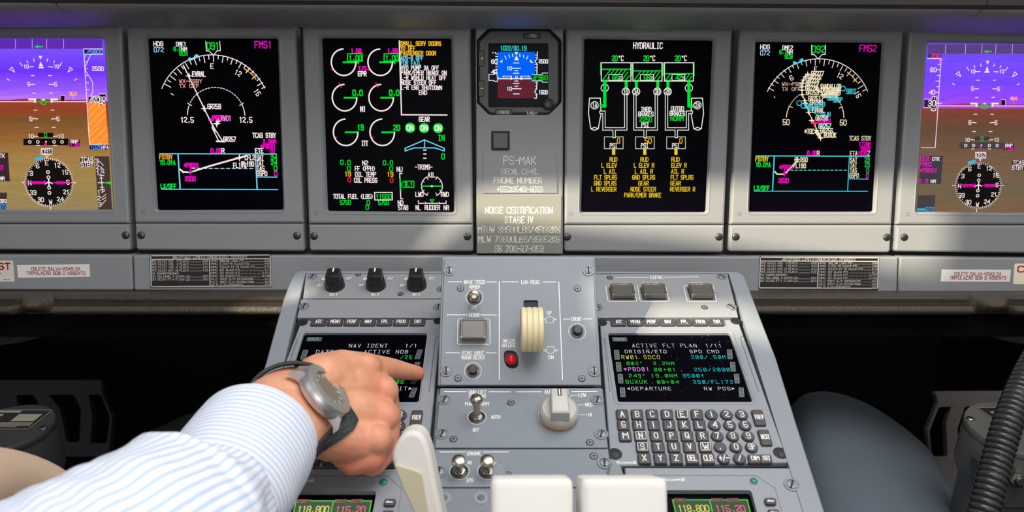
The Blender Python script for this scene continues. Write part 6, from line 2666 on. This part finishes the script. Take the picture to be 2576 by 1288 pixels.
# ------------------------------------------------------------------ wristwatch
def watch():
    c = at(826, 980, .572)
    e1 = (RT * .62 - UP * .78).normalized()
    nrm = ((RT * .78 + UP * .62) - _fw * .08)
    nrm = (nrm - e1 * nrm.dot(e1)).normalized()
    e2 = nrm.cross(e1)
    fr = Fr(c, e2, nrm)
    T = thing('wristwatch', 'steel wristwatch on a dark strap round the pointing wrist', 'watch', fr)
    R = .0232
    m = MB(fr)
    m.lathe((0, 0), [(R * .82, -.011), (R * .95, -.009), (R, -.006), (R, -.0015), (R * .97, 0)], mat('watch_steel', (214, 214, 216), .38, metal=.85), 48)
    m.build('case', T)
    m = MB(fr)
    m.lathe((0, 0), [(R * 1.0, 0), (R * .98, .0016), (R * .84, .0032), (R * .68, .0028), (R * .66, .0006)], mat('watch_bezel', (176, 172, 164), .42, metal=.6), 48, cap=False)
    m.build('bezel', T)
    m = MB(fr)
    m.lathe((0, 0), [(R * .67, 0), (R * .66, .0007)], mat('watch_dial', (118, 112, 102), .4), 40)
    for i in range(12):
        a = i * pi / 6
        m.seg((R * .5 * cos(a), R * .5 * sin(a)), (R * .6 * cos(a), R * .6 * sin(a)), .0009, .0008, WHITE)
    m.build('dial', T)
    for s in (-1, 1):
        for t in (-1, 1):
            m = MB(fr)
            # lugs at both ends of the case along e1 (local x)
            m.loft([[Vector((s * x, t * .0095 + w, z)) for w, z in ((-.002, h0), (.002, h0), (.002, h1), (-.002, h1))] for x, h0, h1 in ((R * .72, -.010, -.001), (R * 1.02, -.0105, -.003), (R * 1.22, -.014, -.009))], mat('watch_steel', (214, 214, 216), .38, metal=.85), cap0=True, cap1=True)
            m.build('lug', T)
    # strap: closed band round the wrist
    m = MB()
    C, A, B = wrist_sec(.985, 746, 1024, .5765)
    axis = A.cross(B).normalized()
    if axis.dot(_fw) < 0:
        axis = -axis
    inv = fr.M().inverted()
    secs = []
    n = 72
    for i in range(n + 1):
        th = radians(80 + (268 - 80) * i / n)
        q = C + A * cos(th) + B * sin(th)
        outw = (q - C).normalized()
        hw = .0095
        secs.append([inv @ (q + axis * x + outw * y) for x, y in ((-hw, 0), (hw, 0), (hw, .0022), (-hw, .0022))])
    m.loft(secs, mat('dark_strap', (46, 48, 50), .6, bump=.3, scale=700), cap0=True, cap1=True)
    m.build('strap', T)
    # the strap's near end lies on the skin from the lower lugs to the cuff
    tree = BVHTree.FromPolygons([v.co.copy() for v in PERSON.data.vertices], [tuple(p.vertices) for p in PERSON.data.polygons])

    def skin(x, y):
        r = ray(x, y).normalized()
        h, nn, _, _ = tree.ray_cast(CAM, r)
        return (h, nn) if h is not None else (at(x, y, .57), -r)
    m = MB()
    secs = []
    for x, y, hw in ((880, 1028, 17), (886, 1046, 20), (874, 1066, 21), (852, 1084, 19), (828, 1102, 16), (808, 1119, 12), (790, 1136, 9)):
        q = []
        for s in (-1, -.33, .33, 1):
            h, nn = skin(x + s * hw * .62, y + s * hw * .78)
            q.append((h, nn))
        lo = [inv @ (h + nn * .0004) for h, nn in q]
        hi = [inv @ (h + nn * .0030) for h, nn in q]
        secs.append(lo + hi[::-1])
    m.loft(secs, mat('dark_strap', (46, 48, 50), .6), cap0=True, cap1=True)
    m.build('strap', T)


watch()
